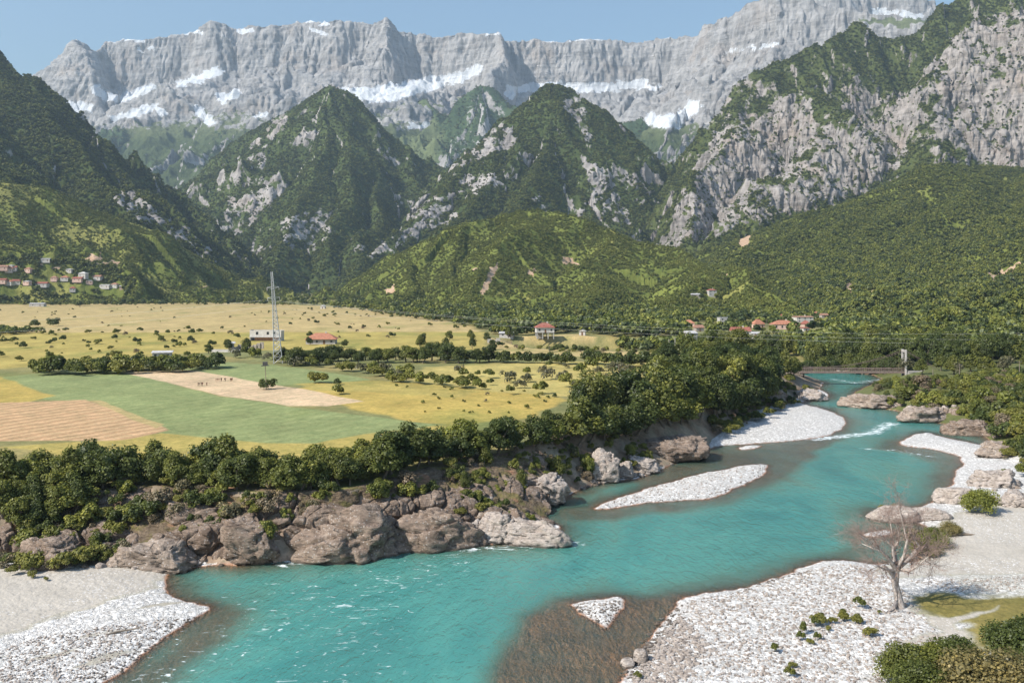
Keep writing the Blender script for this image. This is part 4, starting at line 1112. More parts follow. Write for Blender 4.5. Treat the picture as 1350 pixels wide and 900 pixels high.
R_(1316, 642, 66, 17, 'broken pale rock outcrop behind the round bush on the shore', M_PALE, seed=39, lump=.3)
R_(1345, 668, 44, 16, 'pale rock slab right of the round bush at the picture edge', M_PALE, seed=40)
R_(845, 874, 18, 14, 'large rounded grey boulder at the edge of the white gravel bank', M_PALE, seed=41, cuts=3, rough=.06, lump=.05)
R_(828, 884, 17, 10, 'white rounded boulder beside the large grey one on the gravel edge', M_PALE, seed=42, cuts=3, rough=.06, lump=.05)
# loose blocks on the ledge and along the shore, each its own object on shared meshes
BLK = [rock_mesh('loose_block', 600 + i, (1, .85, .7), (M_PALE, M_CONG, M_PALE, M_LEDGE)[i % 4], sub=3, cuts=7) for i in range(8)]
def blocks(pts, size, where, group):
    pts = pts[np.argsort(pts[:, 0])]; g = cast(pts[:, 0], pts[:, 1])
    for i, (x, y, z) in enumerate(g):
        o = bpy.data.objects.new('loose_rock', BLK[i % 8]); link(o); s = RNG.uniform(*size)
        o.location = (x, y, z + .1 * s); o.scale = (s, s, s * RNG.uniform(.7, 1.2)); o.rotation_euler = (RNG.uniform(-.3, .3), RNG.uniform(-.3, .3), RNG.uniform(0, 6))
        tag(o, f"{ordinal(i)} {('pale', 'brown', 'pale', 'layered')[i % 4]} loose rock from the left {where}", 'rock', group)
blocks(inside([(600,700),(640,650),(700,640),(700,672),(690,700),(640,715)], 34, 5), (.35, 1.1), 'on the stony ledge behind the point', 'loose rocks on the ledge')
blocks(inside([(745,655),(790,630),(860,618),(905,606),(860,626),(790,642)], 30, 4), (.3, 1.0), 'along the side channel shore', 'loose rocks along the side channel')
blocks(along([(818,895),(835,870),(850,850),(862,835),(880,812),(890,795)], 22, 6, 6), (.15, .42), 'at the edge of the white gravel bank', 'cobbles at the gravel bank edge')
blocks(along([(0,748),(80,748),(170,748),(260,745),(330,744)], 16, 8, 2), (.3, .9), 'at the foot of the cliff by the sand', 'loose rocks at the cliff foot')
blocks(inside([(1130,536),(1190,540),(1240,556),(1290,575),(1330,590),(1345,560),(1260,535),(1160,522)], 30, 5), (.5, 1.7), 'on the far bank under the bushes', 'rocks on the far bank')
blocks(inside([(1250,650),(1300,630),(1350,620),(1350,660),(1300,672),(1250,680)], 18, 5), (.25, .8), 'among the pale rocks by the round bush', 'rocks by the round bush')
print('rocks', round(time.time() - T0, 1))
# ------------------------------------------------------------------ buildings, bridge, pylon, poles, wires, animals
import bmesh
def box_b(bm, x0, x1, y0, y1, z0, z1):
    vs = [bm.verts.new(c) for c in ((x0,y0,z0),(x1,y0,z0),(x1,y1,z0),(x0,y1,z0),(x0,y0,z1),(x1,y0,z1),(x1,y1,z1),(x0,y1,z1))]
    for f in ((0,3,2,1),(4,5,6,7),(0,1,5,4),(1,2,6,5),(2,3,7,6),(3,0,4,7)): bm.faces.new([vs[i] for i in f])
def bar_b(bm, a, b, r=.05):
    a = Vector(a); b = Vector(b); d = (b - a).normalized(); u = d.orthogonal().normalized() * r; v = d.cross(u).normalized() * r
    A = [bm.verts.new(a + s * u + t * v) for s, t in ((1,1),(-1,1),(-1,-1),(1,-1))]; B = [bm.verts.new(b + s * u + t * v) for s, t in ((1,1),(-1,1),(-1,-1),(1,-1))]
    for i in range(4): bm.faces.new((A[i], A[(i+1)%4], B[(i+1)%4], B[i]))
    bm.faces.new(A[::-1]); bm.faces.new(B)
def part(name, fn, mat, parent, loc=None, label=None):
    bm = bmesh.new(); fn(bm); bmesh.ops.recalc_face_normals(bm, faces=bm.faces)
    me = bpy.data.meshes.new(name); bm.to_mesh(me); bm.free(); me.materials.append(mat)
    o = bpy.data.objects.new(name, me); link(o, parent)
    if loc: o.location = loc
    if label: o['label'] = label
    return o
def root(name, loc, rz, label, cat, group=None):
    r = bpy.data.objects.new(name, None); link(r); r.location = loc; r.rotation_euler = (0, 0, rz); return tag(r, label, cat, group)

def roof_mat(name, col):
    t = NT(name); p = t.obj(); w = t.n('ShaderNodeTexWave'); t.l(p, w.inputs[0]); w.inputs['Scale'].default_value = 1.2
    n = t.noise(p, 1.2, 5, .7); c = t.mix(t.ss(n, .3, .7), tuple(x * .7 for x in col), tuple(min(1, x * 1.2) for x in col))
    return t.done(t.bsdf(c, .9, .1, t.bump(w.outputs['Fac'], .06, 1)))
M_TILE = roof_mat('orange_tiles', (.42, .19, .12)); M_RED = roof_mat('red_tiles', (.32, .12, .09)); M_GREYR = roof_mat('grey_sheet_roof', (.5, .48, .47)); M_DULL = roof_mat('faded_tiles', (.36, .20, .14))
M_WHITE = simple('whitewash', (.50, .47, .43), .9, .1, .14, .8); M_PINK = simple('pink_plaster', (.60, .42, .34), .9, .1, .12, .8); M_GREYW = simple('grey_render', (.40, .38, .36), .9, .1, .2, .8)
M_STONE = simple('stone_wall', (.34, .30, .26), .9, .1, .35, 1.5); M_WIN = simple('dark_opening', (.03, .035, .04), .4, .5, .2); M_DOOR = simple('brown_door', (.16, .09, .05), .7, .2, .2)
M_CONC = simple('concrete', (.42, .39, .36), .9, .1, .18, .7); M_STEEL = simple('galvanised_steel', (.40, .41, .41), .5, .4, .1); M_RUST = simple('rusty_steel', (.21, .155, .135), .8, .2, .3, 3); M_WOOD = simple('weathered_wood', (.22, .18, .14), .9, .1, .2)
M_WIRE = simple('wire', (.6, .58, .5), .5, .4, .05)

HOUSES = []
def house(x, y, z, w, dp, hw, hr, rz, wall, roofm, label, group=None, kind='hip', storeys=1, stilts=0., win=3, over=.5, chimney=True, name='house', cat='house', door=True):
    r = root(name, (x, y, z), rz, label, cat, group); W, D = w / 2, dp / 2; b = stilts
    HOUSES.append((x, y, max(w, dp)))
    part('wall', lambda m: box_b(m, -W, W, -D, D, b - (.0 if stilts else 2.5), b + hw), wall, r)
    zt = b + hw + .01; o = over
    def rf(m):
        if kind == 'flat': box_b(m, -W - .2, W + .2, -D - .2, D + .2, zt, zt + .25); return
        lo = [m.verts.new(c) for c in ((-W-o,-D-o,zt),(W+o,-D-o,zt),(W+o,D+o,zt),(-W-o,D+o,zt))]
        k = (min(W, D) if kind == 'hip' else 0); e = W + (0 if kind == 'hip' else o)
        if kind == 'gable_x':
            a = m.verts.new((0, -D - o, zt + hr)); c = m.verts.new((0, D + o, zt + hr))
            m.faces.new((lo[0], lo[1], a)); m.faces.new((lo[2], lo[3], c)); m.faces.new((lo[1], lo[2], c, a)); m.faces.new((lo[3], lo[0], a, c))
        elif kind == 'shed':
            a = m.verts.new((-W-o, D+o, zt + hr)); c = m.verts.new((W+o, D+o, zt + hr)); m.faces.new((lo[0], lo[1], c, a)); m.faces.new((lo[3], a, c, lo[2])); m.faces.new((lo[0], a, lo[3])); m.faces.new((lo[1], lo[2], c))
        else:
            rx_ = max(W - D, .4) if kind == 'hip' else W + o
            a = m.verts.new((-rx_, 0, zt + hr)); c = m.verts.new((rx_, 0, zt + hr))
            m.faces.new((lo[0], lo[1], c, a)); m.faces.new((lo[2], lo[3], a, c)); m.faces.new((lo[1], lo[2], c)); m.faces.new((lo[3], lo[0], a))
        m.faces.new(lo[::-1])
    rfo = part('roof', rf, roofm, r)
    if chimney and kind != 'flat': part('chimney', lambda m: box_b(m, W * .3 - .35, W * .3 + .35, -.35, .35, zt + hr * .4, zt + hr + .7), M_WHITE, rfo)
    for s in range(storeys):
        zb = b + s * (hw / storeys) + hw / storeys * .35; hh = hw / storeys * .42
        for i in range(win):
            cx = -W + (i + .5) * w / win
            if door and s == 0 and i == win // 2: continue
            part('window', lambda m: box_b(m, cx - .5, cx + .5, -D - .04, -D + .1, zb, zb + hh), M_WIN, r)
    if door:
        cx = -W + (win // 2 + .5) * w / win
        part('door', lambda m: box_b(m, cx - .5, cx + .5, -D - .05, -D + .1, b + .02, b + 2.0), M_DOOR, r)
    if stilts:
        for sx in (-1, -.33, .33, 1):
            for sy in (-1, 1):
                part('pillar', lambda m: box_b(m, sx * (W - .35) - .22, sx * (W - .35) + .22, sy * (D - .35) - .22, sy * (D - .35) + .22, -1, b - .005), M_GREYW, r)
        part('back_wall', lambda m: box_b(m, -W + .5, -W * .1, D * .2, D * .25, -1, b - .01), M_STONE, r)
    return r
def gp(px, py, layers=()):
    return cast([px], [py], layers)[0]
# farmhouses out on the fields
x, y, z = gp(424, 453); house(x, y, z, 14.5, 8, 2.5, 3.0, .06, M_GREYW, M_TILE, 'low farmhouse with a bright orange hipped roof right of the pylon', over=.9, win=4)
x, y, z = gp(352, 449)
r = root('farm_building', (x, y, z), -.08, 'long white roofless farm building with dark openings directly behind the pylon', 'building')
def longw(m):
    box_b(m, -8.5, 8.5, 2.2, 2.5, -1, 5.6); box_b(m, -8.5, -8.2, -2.5, 2.2, -1, 5.8); box_b(m, 8.2, 8.5, -2.5, 2.2, -1, 5.4)
    for a, b_ in ((-8.2, -5.2), (-3.8, .6), (2.0, 4.2), (5.6, 8.2)): box_b(m, a, b_, -2.5, -2.2, 2.2, 5.5)
    for a, b_ in ((-5.2, -3.8), (.6, 2.0), (4.2, 5.6)): box_b(m, a, b_, -2.5, -2.2, 2.2, 3.2); box_b(m, a, b_, -2.5, -2.2, 4.9, 5.5)
    for i in range(9): box_b(m, -8.2 + i * 1.9, -7.6 + i * 1.9, -2.5, -2.2, 5.5, 5.5 + .12 + .35 * ((i * 7) % 3) / 3)
part('wall', longw, M_WHITE, r)
for cx in (-4.5, 1.3, 4.9): part('window', lambda m: box_b(m, cx - .65, cx + .65, -2.1, -2.0, 3.3, 4.8), M_WIN, r)
part('balcony_slab', lambda m: box_b(m, -8.6, 8.6, -3.6, -2.51, 1.9, 2.15), M_GREYW, r)
part('lower_room', lambda m: box_b(m, -6, 7.5, -2.0, 2.1, -1, 1.89), M_DULL, r)
x, y, z = gp(305, 461); house(x, y, z, 2.6, 3.4, 3.0, .6, .3, M_WHITE, M_GREYR, 'tiny white hut at the left end of the ruined walls', kind='shed', win=1, chimney=False, name='hut', cat='hut', door=False)
r = root('ruined_wall', (x + 6.2, y + 2.5, z), .0, 'broken grey stone walls running right from the tiny white hut', 'ruin')
def rw(m):
    for i, (a, hh) in enumerate(((-4, 2.2), (-2.2, 1.8), (-.6, 1.3), (1, 1.6), (2.6, 2.0), (4.2, 2.7), (5.8, 3.2))): box_b(m, a, a + 1.6, i * .4, .5 + i * .4, -1, hh)
    box_b(m, -4, -3.5, -6, -.01, -1, 1.4)
part('wall', rw, M_STONE, r)
x, y, z = gp(292, 464); r = root('garden_wall', (x, y, z), -.15, 'low whitish wall in front of the tiny white hut', 'wall'); part('wall', lambda m: (box_b(m, -5, 9, -.25, .25, -.5, 1.1), box_b(m, -5.1, 9.1, -.32, .32, 1.1, 1.22)), M_WHITE, r)
x, y, z = gp(214, 473); house(x, y, z, 7.2, 4.5, 2.7, .5, .25, M_CONC, M_GREYR, 'small grey concrete shed with a flat pale roof among the field bushes', kind='shed', win=3, chimney=False, name='shed', cat='shed')
x, y, z = gp(718, 449); house(x, y, z, 10.2, 7, 2.9, 2.6, .1, M_WHITE, M_RED, 'house on pillars with a red roof standing alone on the right-hand field', stilts=2.6, win=3, over=.7)
x, y, z = gp(651, 452); r = root('ruined_wall', (x, y, z), .2, 'pale broken wall left of the house on pillars', 'ruin'); part('wall', lambda m: (box_b(m, -3.2, -1, 0, .4, -1, 2.0), box_b(m, -1, 1.4, 0.1, .5, -1, 1.5), box_b(m, 1.4, 3.4, 0, .4, -1, 2.4)), M_WHITE, r)
x, y, z = gp(668, 444); house(x, y, z, 8, 5, 2.0, .7, -.1, M_WHITE, M_GREYR, 'low pale outbuilding behind the bush left of the house on pillars', kind='shed', win=2, chimney=False, name='outbuilding', cat='shed')
# village by the bridge road
VL = (L_CH, L_RH)
for px, py, wp, hw, hr, wl, rf, kd, st, lab in [
    (908,431,15,2.6,2.2,M_PINK,M_TILE,'hip',1,'small house with an orange roof at the left end of the riverside village'),
    (921,437,11,2.4,1.8,M_STONE,M_DULL,'gable',1,'little brownish roofed house just below the leftmost orange roof'),
    (911,447,14,2.2,1.2,M_GREYW,M_GREYR,'shed',1,'grey sheet-roofed shed nearest the riverside grove'),
    (954,427,14,4.6,.4,M_GREYW,M_GREYR,'flat',2,'grey two-storey house with flat roof half hidden by trees'),
    (976,442,24,2.4,2.4,M_WHITE,M_RED,'gable',1,'long house with red roof and white trim, lowest in the riverside village'),
    (999,432,15,2.6,3.2,M_PINK,M_TILE,'hip',1,'orange pyramid-roofed house left of the long pink one'),
    (1032,434,30,3.4,2.6,M_PINK,M_TILE,'hip',1,'long pink house with a bright orange roof, largest in the village'),
    (1034,420,8,2.4,1.6,M_PINK,M_RED,'gable',1,'small red roof peeping out above the long pink house'),
    (1058,425,23,4.2,.8,M_WHITE,M_DULL,'gable',2,'white two-storey house on the slope above the pink one'),
    (1062,431,13,2.2,2.2,M_PINK,M_RED,'hip',1,'reddish roof just below the white two-storey house'),
    (1076,417,8,2.4,1.8,M_PINK,M_TILE,'hip',1,'small orange roofed house right of the white two-storey one'),
    (1086,420,9,2.2,1.4,M_STONE,M_DULL,'gable',1,'stone house with faded roof at the right end of the village'),
    (1061,438,9,2.6,.4,M_WHITE,M_RED,'shed',1,'tiny white house with red roof right of the long pink one'),
    (1068,443,11,2.4,.5,M_PINK,M_DULL,'flat',1,'low tan building below the tiny white house'),
    (996,446,10,2.0,.8,M_WHITE,M_GREYR,'shed',1,'low white shed right of the long red-roofed house'),
    (938,391,11,6.0,1.8,M_WHITE,M_RED,'hip',2,'tall white house with red roof alone on the green spur'),
    (917,392,13,2.6,1.2,M_STONE,M_GREYR,'gable',1,'grey stone barn left of the tall white house on the spur'),
    (768,442,8,2.4,1.0,M_WHITE,M_GREYR,'gable_x',1,'tiny white gabled hut in the trees right of the house on pillars'),
    (426,407,6,2.6,2.0,M_WHITE,M_GREYR,'gable_x',1,'tiny white chapel-like hut at the top of the tan field'),
    (883,470,6,1.8,.5,M_WHITE,M_WHITE,'shed',1,'small white block hut beside the two pale posts')]:
    x, y, z = gp(px, py, VL); w = wp / F * y
    house(x, y, z, w, max(4, min(w * .7, 9)), hw, hr, RNG.uniform(-.3, .3), wl, rf, lab, 'houses of the riverside village' if 900 < px < 1100 and py > 410 else None, kd, st, win=max(1, int(w / 3.5)), chimney=w > 9, over=.4)
adj = ['leftmost', 'highest', 'lowest']
for i, (px, py, wp, rf, lab) in enumerate([
    (4,361,13,M_DULL,'faded red roof at the left picture edge, upper street of the hillside village'),(15,354,7,M_GREYR,'grey roof behind the upper left houses of the hillside village'),(17,360,10,M_RED,'red roof next to the upper left edge house'),
    (38,362,9,M_DULL,'brownish roofed house in the middle of the upper hillside street'),(61,347,11,M_GREYR,'long white-roofed shed highest above the hillside village'),(92,359,8,M_GREYR,'white roofed hut right of the hillside village centre'),
    (3,376,12,M_RED,'dark red roof at the left edge of the lower hillside street'),(12,379,13,M_TILE,'orange roof above white walls near the left edge of the lower street'),(22,376,10,M_RED,'wine-red roof third from the left in the lower street'),
    (36,375,9,M_GREYR,'white flat house in the lower hillside street'),(55,378,17,M_RED,'long red roof in the middle of the lower hillside street'),(86,373,10,M_TILE,'orange roof right of the long red one'),(103,374,12,M_RED,'bright red roof further right in the lower street'),
    (110,367,10,M_WHITE,'white two-storey house standing out in the hillside village'),(128,368,13,M_DULL,'brown roof right of the standout white house'),(118,377,8,M_GREYR,'small white walled house below the standout white one'),
    (140,379,14,M_GREYR,'grey roofed house with white walls at the right end of the lower street'),(152,379,9,M_DULL,'faded roof last on the right of the lower street'),(160,383,4,M_GREYR,'white hut at the right end outside the hillside village'),
    (96,385,7,M_RED,'small red roof lowest in the hillside village'),(50,404,18,M_GREYR,'long greenhouse-like pale building at the foot of the hillside'),(72,372,8,M_DULL,'tan roof left of the orange one in the lower street'),(12,367,9,M_DULL,'pinkish roof between the two hillside streets')]):
    x, y, z = gp(px, py, (L_LH,)); w = wp / F * y
    house(x, y, z + .3, w, min(w * .7, 9), 3.2 if 'two-storey' not in lab else 5.5, 2.4 if rf is not M_GREYR else 1.0, RNG.uniform(-.3, .3), M_WHITE if i % 3 else M_PINK, rf, lab, 'houses of the hillside village', 'hip' if i % 2 else 'gable', win=2, chimney=False)

# suspension footbridge: deck across the view, portal tower seen edge-on
BD, BZ = 350.0, 5.2
bx = lambda px: (px - CX) / F * BD
r = root('footbridge', (bx(1192), BD, 0), 0, 'rusty suspension footbridge crossing the turquoise river under the trees', 'bridge')
L0 = bx(1000) - bx(1192)
part('deck', lambda m: [box_b(m, L0 + i * (-L0 / 34), L0 + (i + 1) * (-L0 / 34) - .06, -1.1, 1.1, BZ - .15, BZ) for i in range(34)], M_WOOD, r)
for s in (-1.2, 1.2):
    part('girder', lambda m: box_b(m, L0, 0, s - .12, s + .12, BZ - .62, BZ - .16), M_RUST, r)
    part('railing', lambda m: ([bar_b(m, (L0 + i * (-L0 / 34), s, BZ - .1), (L0 + i * (-L0 / 34), s, BZ + 1.15), .05) for i in range(35)], bar_b(m, (L0, s, BZ + 1.15), (0, s, BZ + 1.15), .06), bar_b(m, (L0, s, BZ + .6), (0, s, BZ + .6), .03)), M_RUST, r)
    def cab(m):
        P = [(L0 + (0 - L0) * k / 20, s, BZ + 1.6 + 6.6 * ((k / 20 - .42) / .58) ** 2) for k in range(21)]
        for a, b_ in zip(P, P[1:]): bar_b(m, a, b_, .035)
        for k in range(0, 20): bar_b(m, P[k], (P[k][0], s, BZ), .010)
    part('cable', cab, M_RUST, r)
    part('back_stay', lambda m: bar_b(m, (0, s, BZ + 8.2), (16, s, 4.2), .045), M_RUST, r)
    part('tower_leg', lambda m: box_b(m, -.3, .3, s * 1.25 - .3, s * 1.25 + .3, -1, BZ + 8.4), M_CONC, r)
part('tower_beam', lambda m: (box_b(m, -.4, .4, -1.08, 1.08, BZ + 7.4, BZ + 8.2), box_b(m, -.4, .4, -1.08, 1.08, BZ + 3.4, BZ + 4.0)), M_CONC, r)
r = root('abutment', (bx(1192) + .6, BD, 0), 0, 'pale concrete abutment and ramp at the right end of the footbridge', 'abutment')
def abt(m):
    vs = [(0, BZ - .2), (15, BZ - .6), (15, 1.0), (3, -.5), (0, -.5)]
    A = [m.verts.new((a, -1.8, b_)) for a, b_ in vs]; B = [m.verts.new((a, 2.2, b_)) for a, b_ in vs]
    m.faces.new(A); m.faces.new(B[::-1])
    for i in range(5): m.faces.new((A[i], A[(i+1)%5], B[(i+1)%5], B[i]))
part('wall', abt, M_CONC, r); part('coping', lambda m: (box_b(m, .3, 15, -2.0, -1.6, BZ - .1, BZ + .35), box_b(m, .3, 15, 2.0, 2.4, BZ - .1, BZ + .35)), M_CONC, r)

# lattice pylon
x, y, z = gp(367, 479)
r = root('power_pylon', (x, y, z), .25, 'tall grey steel lattice pylon standing at the edge of the green field', 'pylon'); r.rotation_euler = (0, -.07, .2)
HP = 35.5
def pw(h): return np.interp(h, [0, 8, 22, HP], [1.75, 1.25, .6, .28])
def legs(m):
    for sx, sy in ((1,1),(1,-1),(-1,-1),(-1,1)):
        hs = [0, 8, 22, HP]
        for a, b_ in zip(hs, hs[1:]): bar_b(m, (sx * pw(a), sy * pw(a), a), (sx * pw(b_), sy * pw(b_), b_), .14)
for sx, sy in ((1,1),(1,-1),(-1,-1),(-1,1)):
    part('leg', lambda m: [bar_b(m, (sx * pw(a), sy * pw(a), a), (sx * pw(b_), sy * pw(b_), b_), .09) for a, b_ in ((0, 8), (8, 22), (22, HP))], M_STEEL, r)
def brc(m):
    h = 0
    while h < HP - 1:
        w_ = pw(h) ; k = h + max(1.3, w_ * 1.5); k = min(k, HP); w2 = pw(k)
        for c in range(4):
            s = [(1,1),(1,-1),(-1,-1),(-1,1)]; a, b_ = s[c], s[(c + 1) % 4]
            bar_b(m, (a[0] * w_, a[1] * w_, h), (b_[0] * w2, b_[1] * w2, k), .045); bar_b(m, (b_[0] * w_, b_[1] * w_, h), (a[0] * w2, a[1] * w2, k), .045); bar_b(m, (a[0] * w2, a[1] * w2, k), (b_[0] * w2, b_[1] * w2, k), .05)
        h = k
part('bracing', brc, M_STEEL, r)
for hz in (25.5, 29.5):
    part('cross_arm', lambda m: [bar_b(m, (0, sy, hz - .8), (sx * 2.2, 0, hz), .06) for sx in (-1, 1) for sy in (-.6, .6)] + [bar_b(m, (0, sy, hz + .3), (sx * 2.2, 0, hz), .05) for sx in (-1, 1) for sy in (-.5, .5)], M_STEEL, r)
for sx, hz in ((-2.2, 25.5), (2.2, 25.5), (-2.2, 29.5), (2.2, 29.5)): part('insulator', lambda m: bar_b(m, (sx, 0, hz), (sx, 0, hz - 1.2), .09), M_CONC, r)
px0, py0, pz0 = x, y, z
def wire(a, b_, sag, label, group='wires strung from the pylon'):
    n = 40; a = np.array(a); b_ = np.array(b_); k = np.linspace(0, 1, n)[:, None]
    P = a + (b_ - a) * k; P[:, 2] -= (4 * sag * k * (1 - k))[:, 0]
    V, Fc = tube(P, [.028] * n, 4)
    o = bpy.data.objects.new('power_line', np_mesh('power_line', V, Fc, True, [M_WIRE])); link(o); tag(o, label, 'wire', group)
wire((px0 - 2.4, py0, pz0 + 24.3), at(1640, 428, 420), 8, 'upper pale power line sagging right from the pylon across the wooded hill')
wire((px0 - 5, py0, pz0 + 24.3), at(1640, 442, 400), 7, 'middle pale power line sagging right from the pylon above the river village')
wire((px0 - 2, py0 - 1, pz0 + 21.5), at(1640, 452, 390), 5.5, 'lowest pale power line running right from the pylon over the grove')
wire((px0 - 6, py0, pz0 + 24.3), at(-300, 426, 620), 5, 'upper power line running left from the pylon along the foot of the hill')
wire((px0 - 2, py0, pz0 + 22.3), at(-300, 438, 560), 6, 'lower power line running left from the pylon over the tan field')

def pole(px, py, h, label, arm=True, mat=M_WOOD, r0=.14, lean=0, layers=()):
    x, y, z = gp(px, py, layers); r = root('utility_pole', (x, y, z), .3, label, 'pole', 'utility poles'); r.rotation_euler = (0, lean, .3)
    V, Fc = tube([(0, 0, -.8), (0, 0, h * .5), (0, 0, h)], [r0, r0 * .85, r0 * .7], 8)
    o = bpy.data.objects.new('post', np_mesh('post', V, Fc, True, [mat])); link(o, r)
    if arm:
        part('cross_arm', lambda m: box_b(m, -.9, .9, -.07, .07, h - .6, h - .42), M_WOOD, r)
        for sx in (-.8, 0, .8): part('insulator', lambda m: box_b(m, sx - .05, sx + .05, -.05, .05, h - .41, h - .15), M_WIN, r)
x, y, z = gp(351, 514); r = root('utility_pole', (x, y, z), .2, 'thin dark pole with a platform on top in the ploughed strip below the pylon', 'pole'); r.rotation_euler = (0, -.04, .2)
V, Fc = tube([(0, 0, -.5), (0, 0, 3.5), (0, 0, 7.8)], [.14, .11, .09], 8); link(bpy.data.objects.new('post', np_mesh('post', V, Fc, True, [M_WOOD])), r)
part('transformer', lambda m: (box_b(m, -.7, .7, -.4, .4, 7.2, 8.2), box_b(m, -1.1, 1.1, -.5, .5, 7.0, 7.19)), simple('dark_metal', (.07, .07, .07), .6), r)
pole(882, 474, 8.2, 'left one of two pale posts beside the small white block hut', False, M_CONC, .18)
pole(890, 473, 8.6, 'right one of two pale posts beside the small white block hut', False, M_CONC, .18)
pole(816, 508, 6.5, 'thin pole on the dry meadow left of the grove', True)
pole(1011, 441, 9, 'wooden pole between the orange-roofed houses of the riverside village', True)
pole(1344, 503, 7, 'pale pole near the right picture edge beyond the far bank', True)
pole(1230, 506, 5, 'short pole on the concrete ramp of the footbridge', False)
pole(1265, 503, 6, 'thin pole right of the footbridge ramp', True)
pole(724, 474, 5.5, 'thin pole below the house on pillars', True)

# grazing cattle on the ploughed strip
M_COW = [simple('dark_hide', (.05, .035, .03), .8, .2, .2), simple('brown_hide', (.17, .09, .06), .8, .2, .2), simple('fawn_hide', (.30, .20, .14), .8, .2, .2)]
def cow(px, py, rz, mat, label, s=1.0):
    x, y, z = gp(px, py)
    ch = [  # joint chains: spine with neck and lowered head, four legs, tail
      ([(-.95,0,1.15),(-.6,0,1.18),(0,0,1.1),(.55,0,1.15),(.85,0,1.2),(1.12,0,1.02),(1.3,0,.72),(1.48,0,.48)], [.20,.33,.37,.34,.25,.17,.14,.08]),
    ]
    parts = [tube(np.array(p) * s, np.array(r_) * s, 10) for p, r_ in ch]
    for sx, sy in ((-.72, .2), (-.72, -.2), (.6, .19), (.6, -.19)):
        back = -.1 if sx < 0 else 0
        parts.append(tube(np.array([(sx, sy, 1.05), (sx + (.1 if sx < 0 else -.02), sy, .72), (sx + back, sy, .42), (sx, sy, 0)]) * s, np.array([.16, .12, .065, .055]) * s, 8))
    parts.append(tube(np.array([(-1.1, 0, 1.25), (-1.2, 0, 1.0), (-1.18, 0, .5)]) * s, np.array([.04, .025, .03]) * s, 5))
    for sy in (-1, 1):
        parts.append(tube(np.array([(1.26, sy * .1, .82), (1.3, sy * .26, .86)]) * s, np.array([.05, .02]) * s, 5)); parts.append(tube(np.array([(1.24, sy * .08, .88), (1.3, sy * .17, 1.05)]) * s, np.array([.025, .008]) * s, 5))
    V, Fs = join(parts)
    o = bpy.data.objects.new('cow', np_mesh('cow', V, Fs, True, [mat])); link(o); o.location = (x, y, z); o.rotation_euler = (0, 0, rz)
    rm = o.modifiers.new('remesh', 'REMESH'); rm.mode = 'VOXEL'; rm.voxel_size = .05; rm.use_smooth_shade = True
    tag(o, label, 'cow', 'cattle grazing on the ploughed strip')
cow(264, 509, 1.2, M_COW[0], 'dark cow seen end-on, nearest on the ploughed strip')
cow(270, 509, .1, M_COW[1], 'brown cow standing right beside the nearest dark cow')
cow(287, 503, 1.4, M_COW[2], 'fawn cow at the left of the group further back')
cow(294, 503, 3.0, M_COW[0], 'dark cow in the middle of the group further back')
cow(305, 503, 1.7, M_COW[1], 'reddish cow at the right of the group further back')

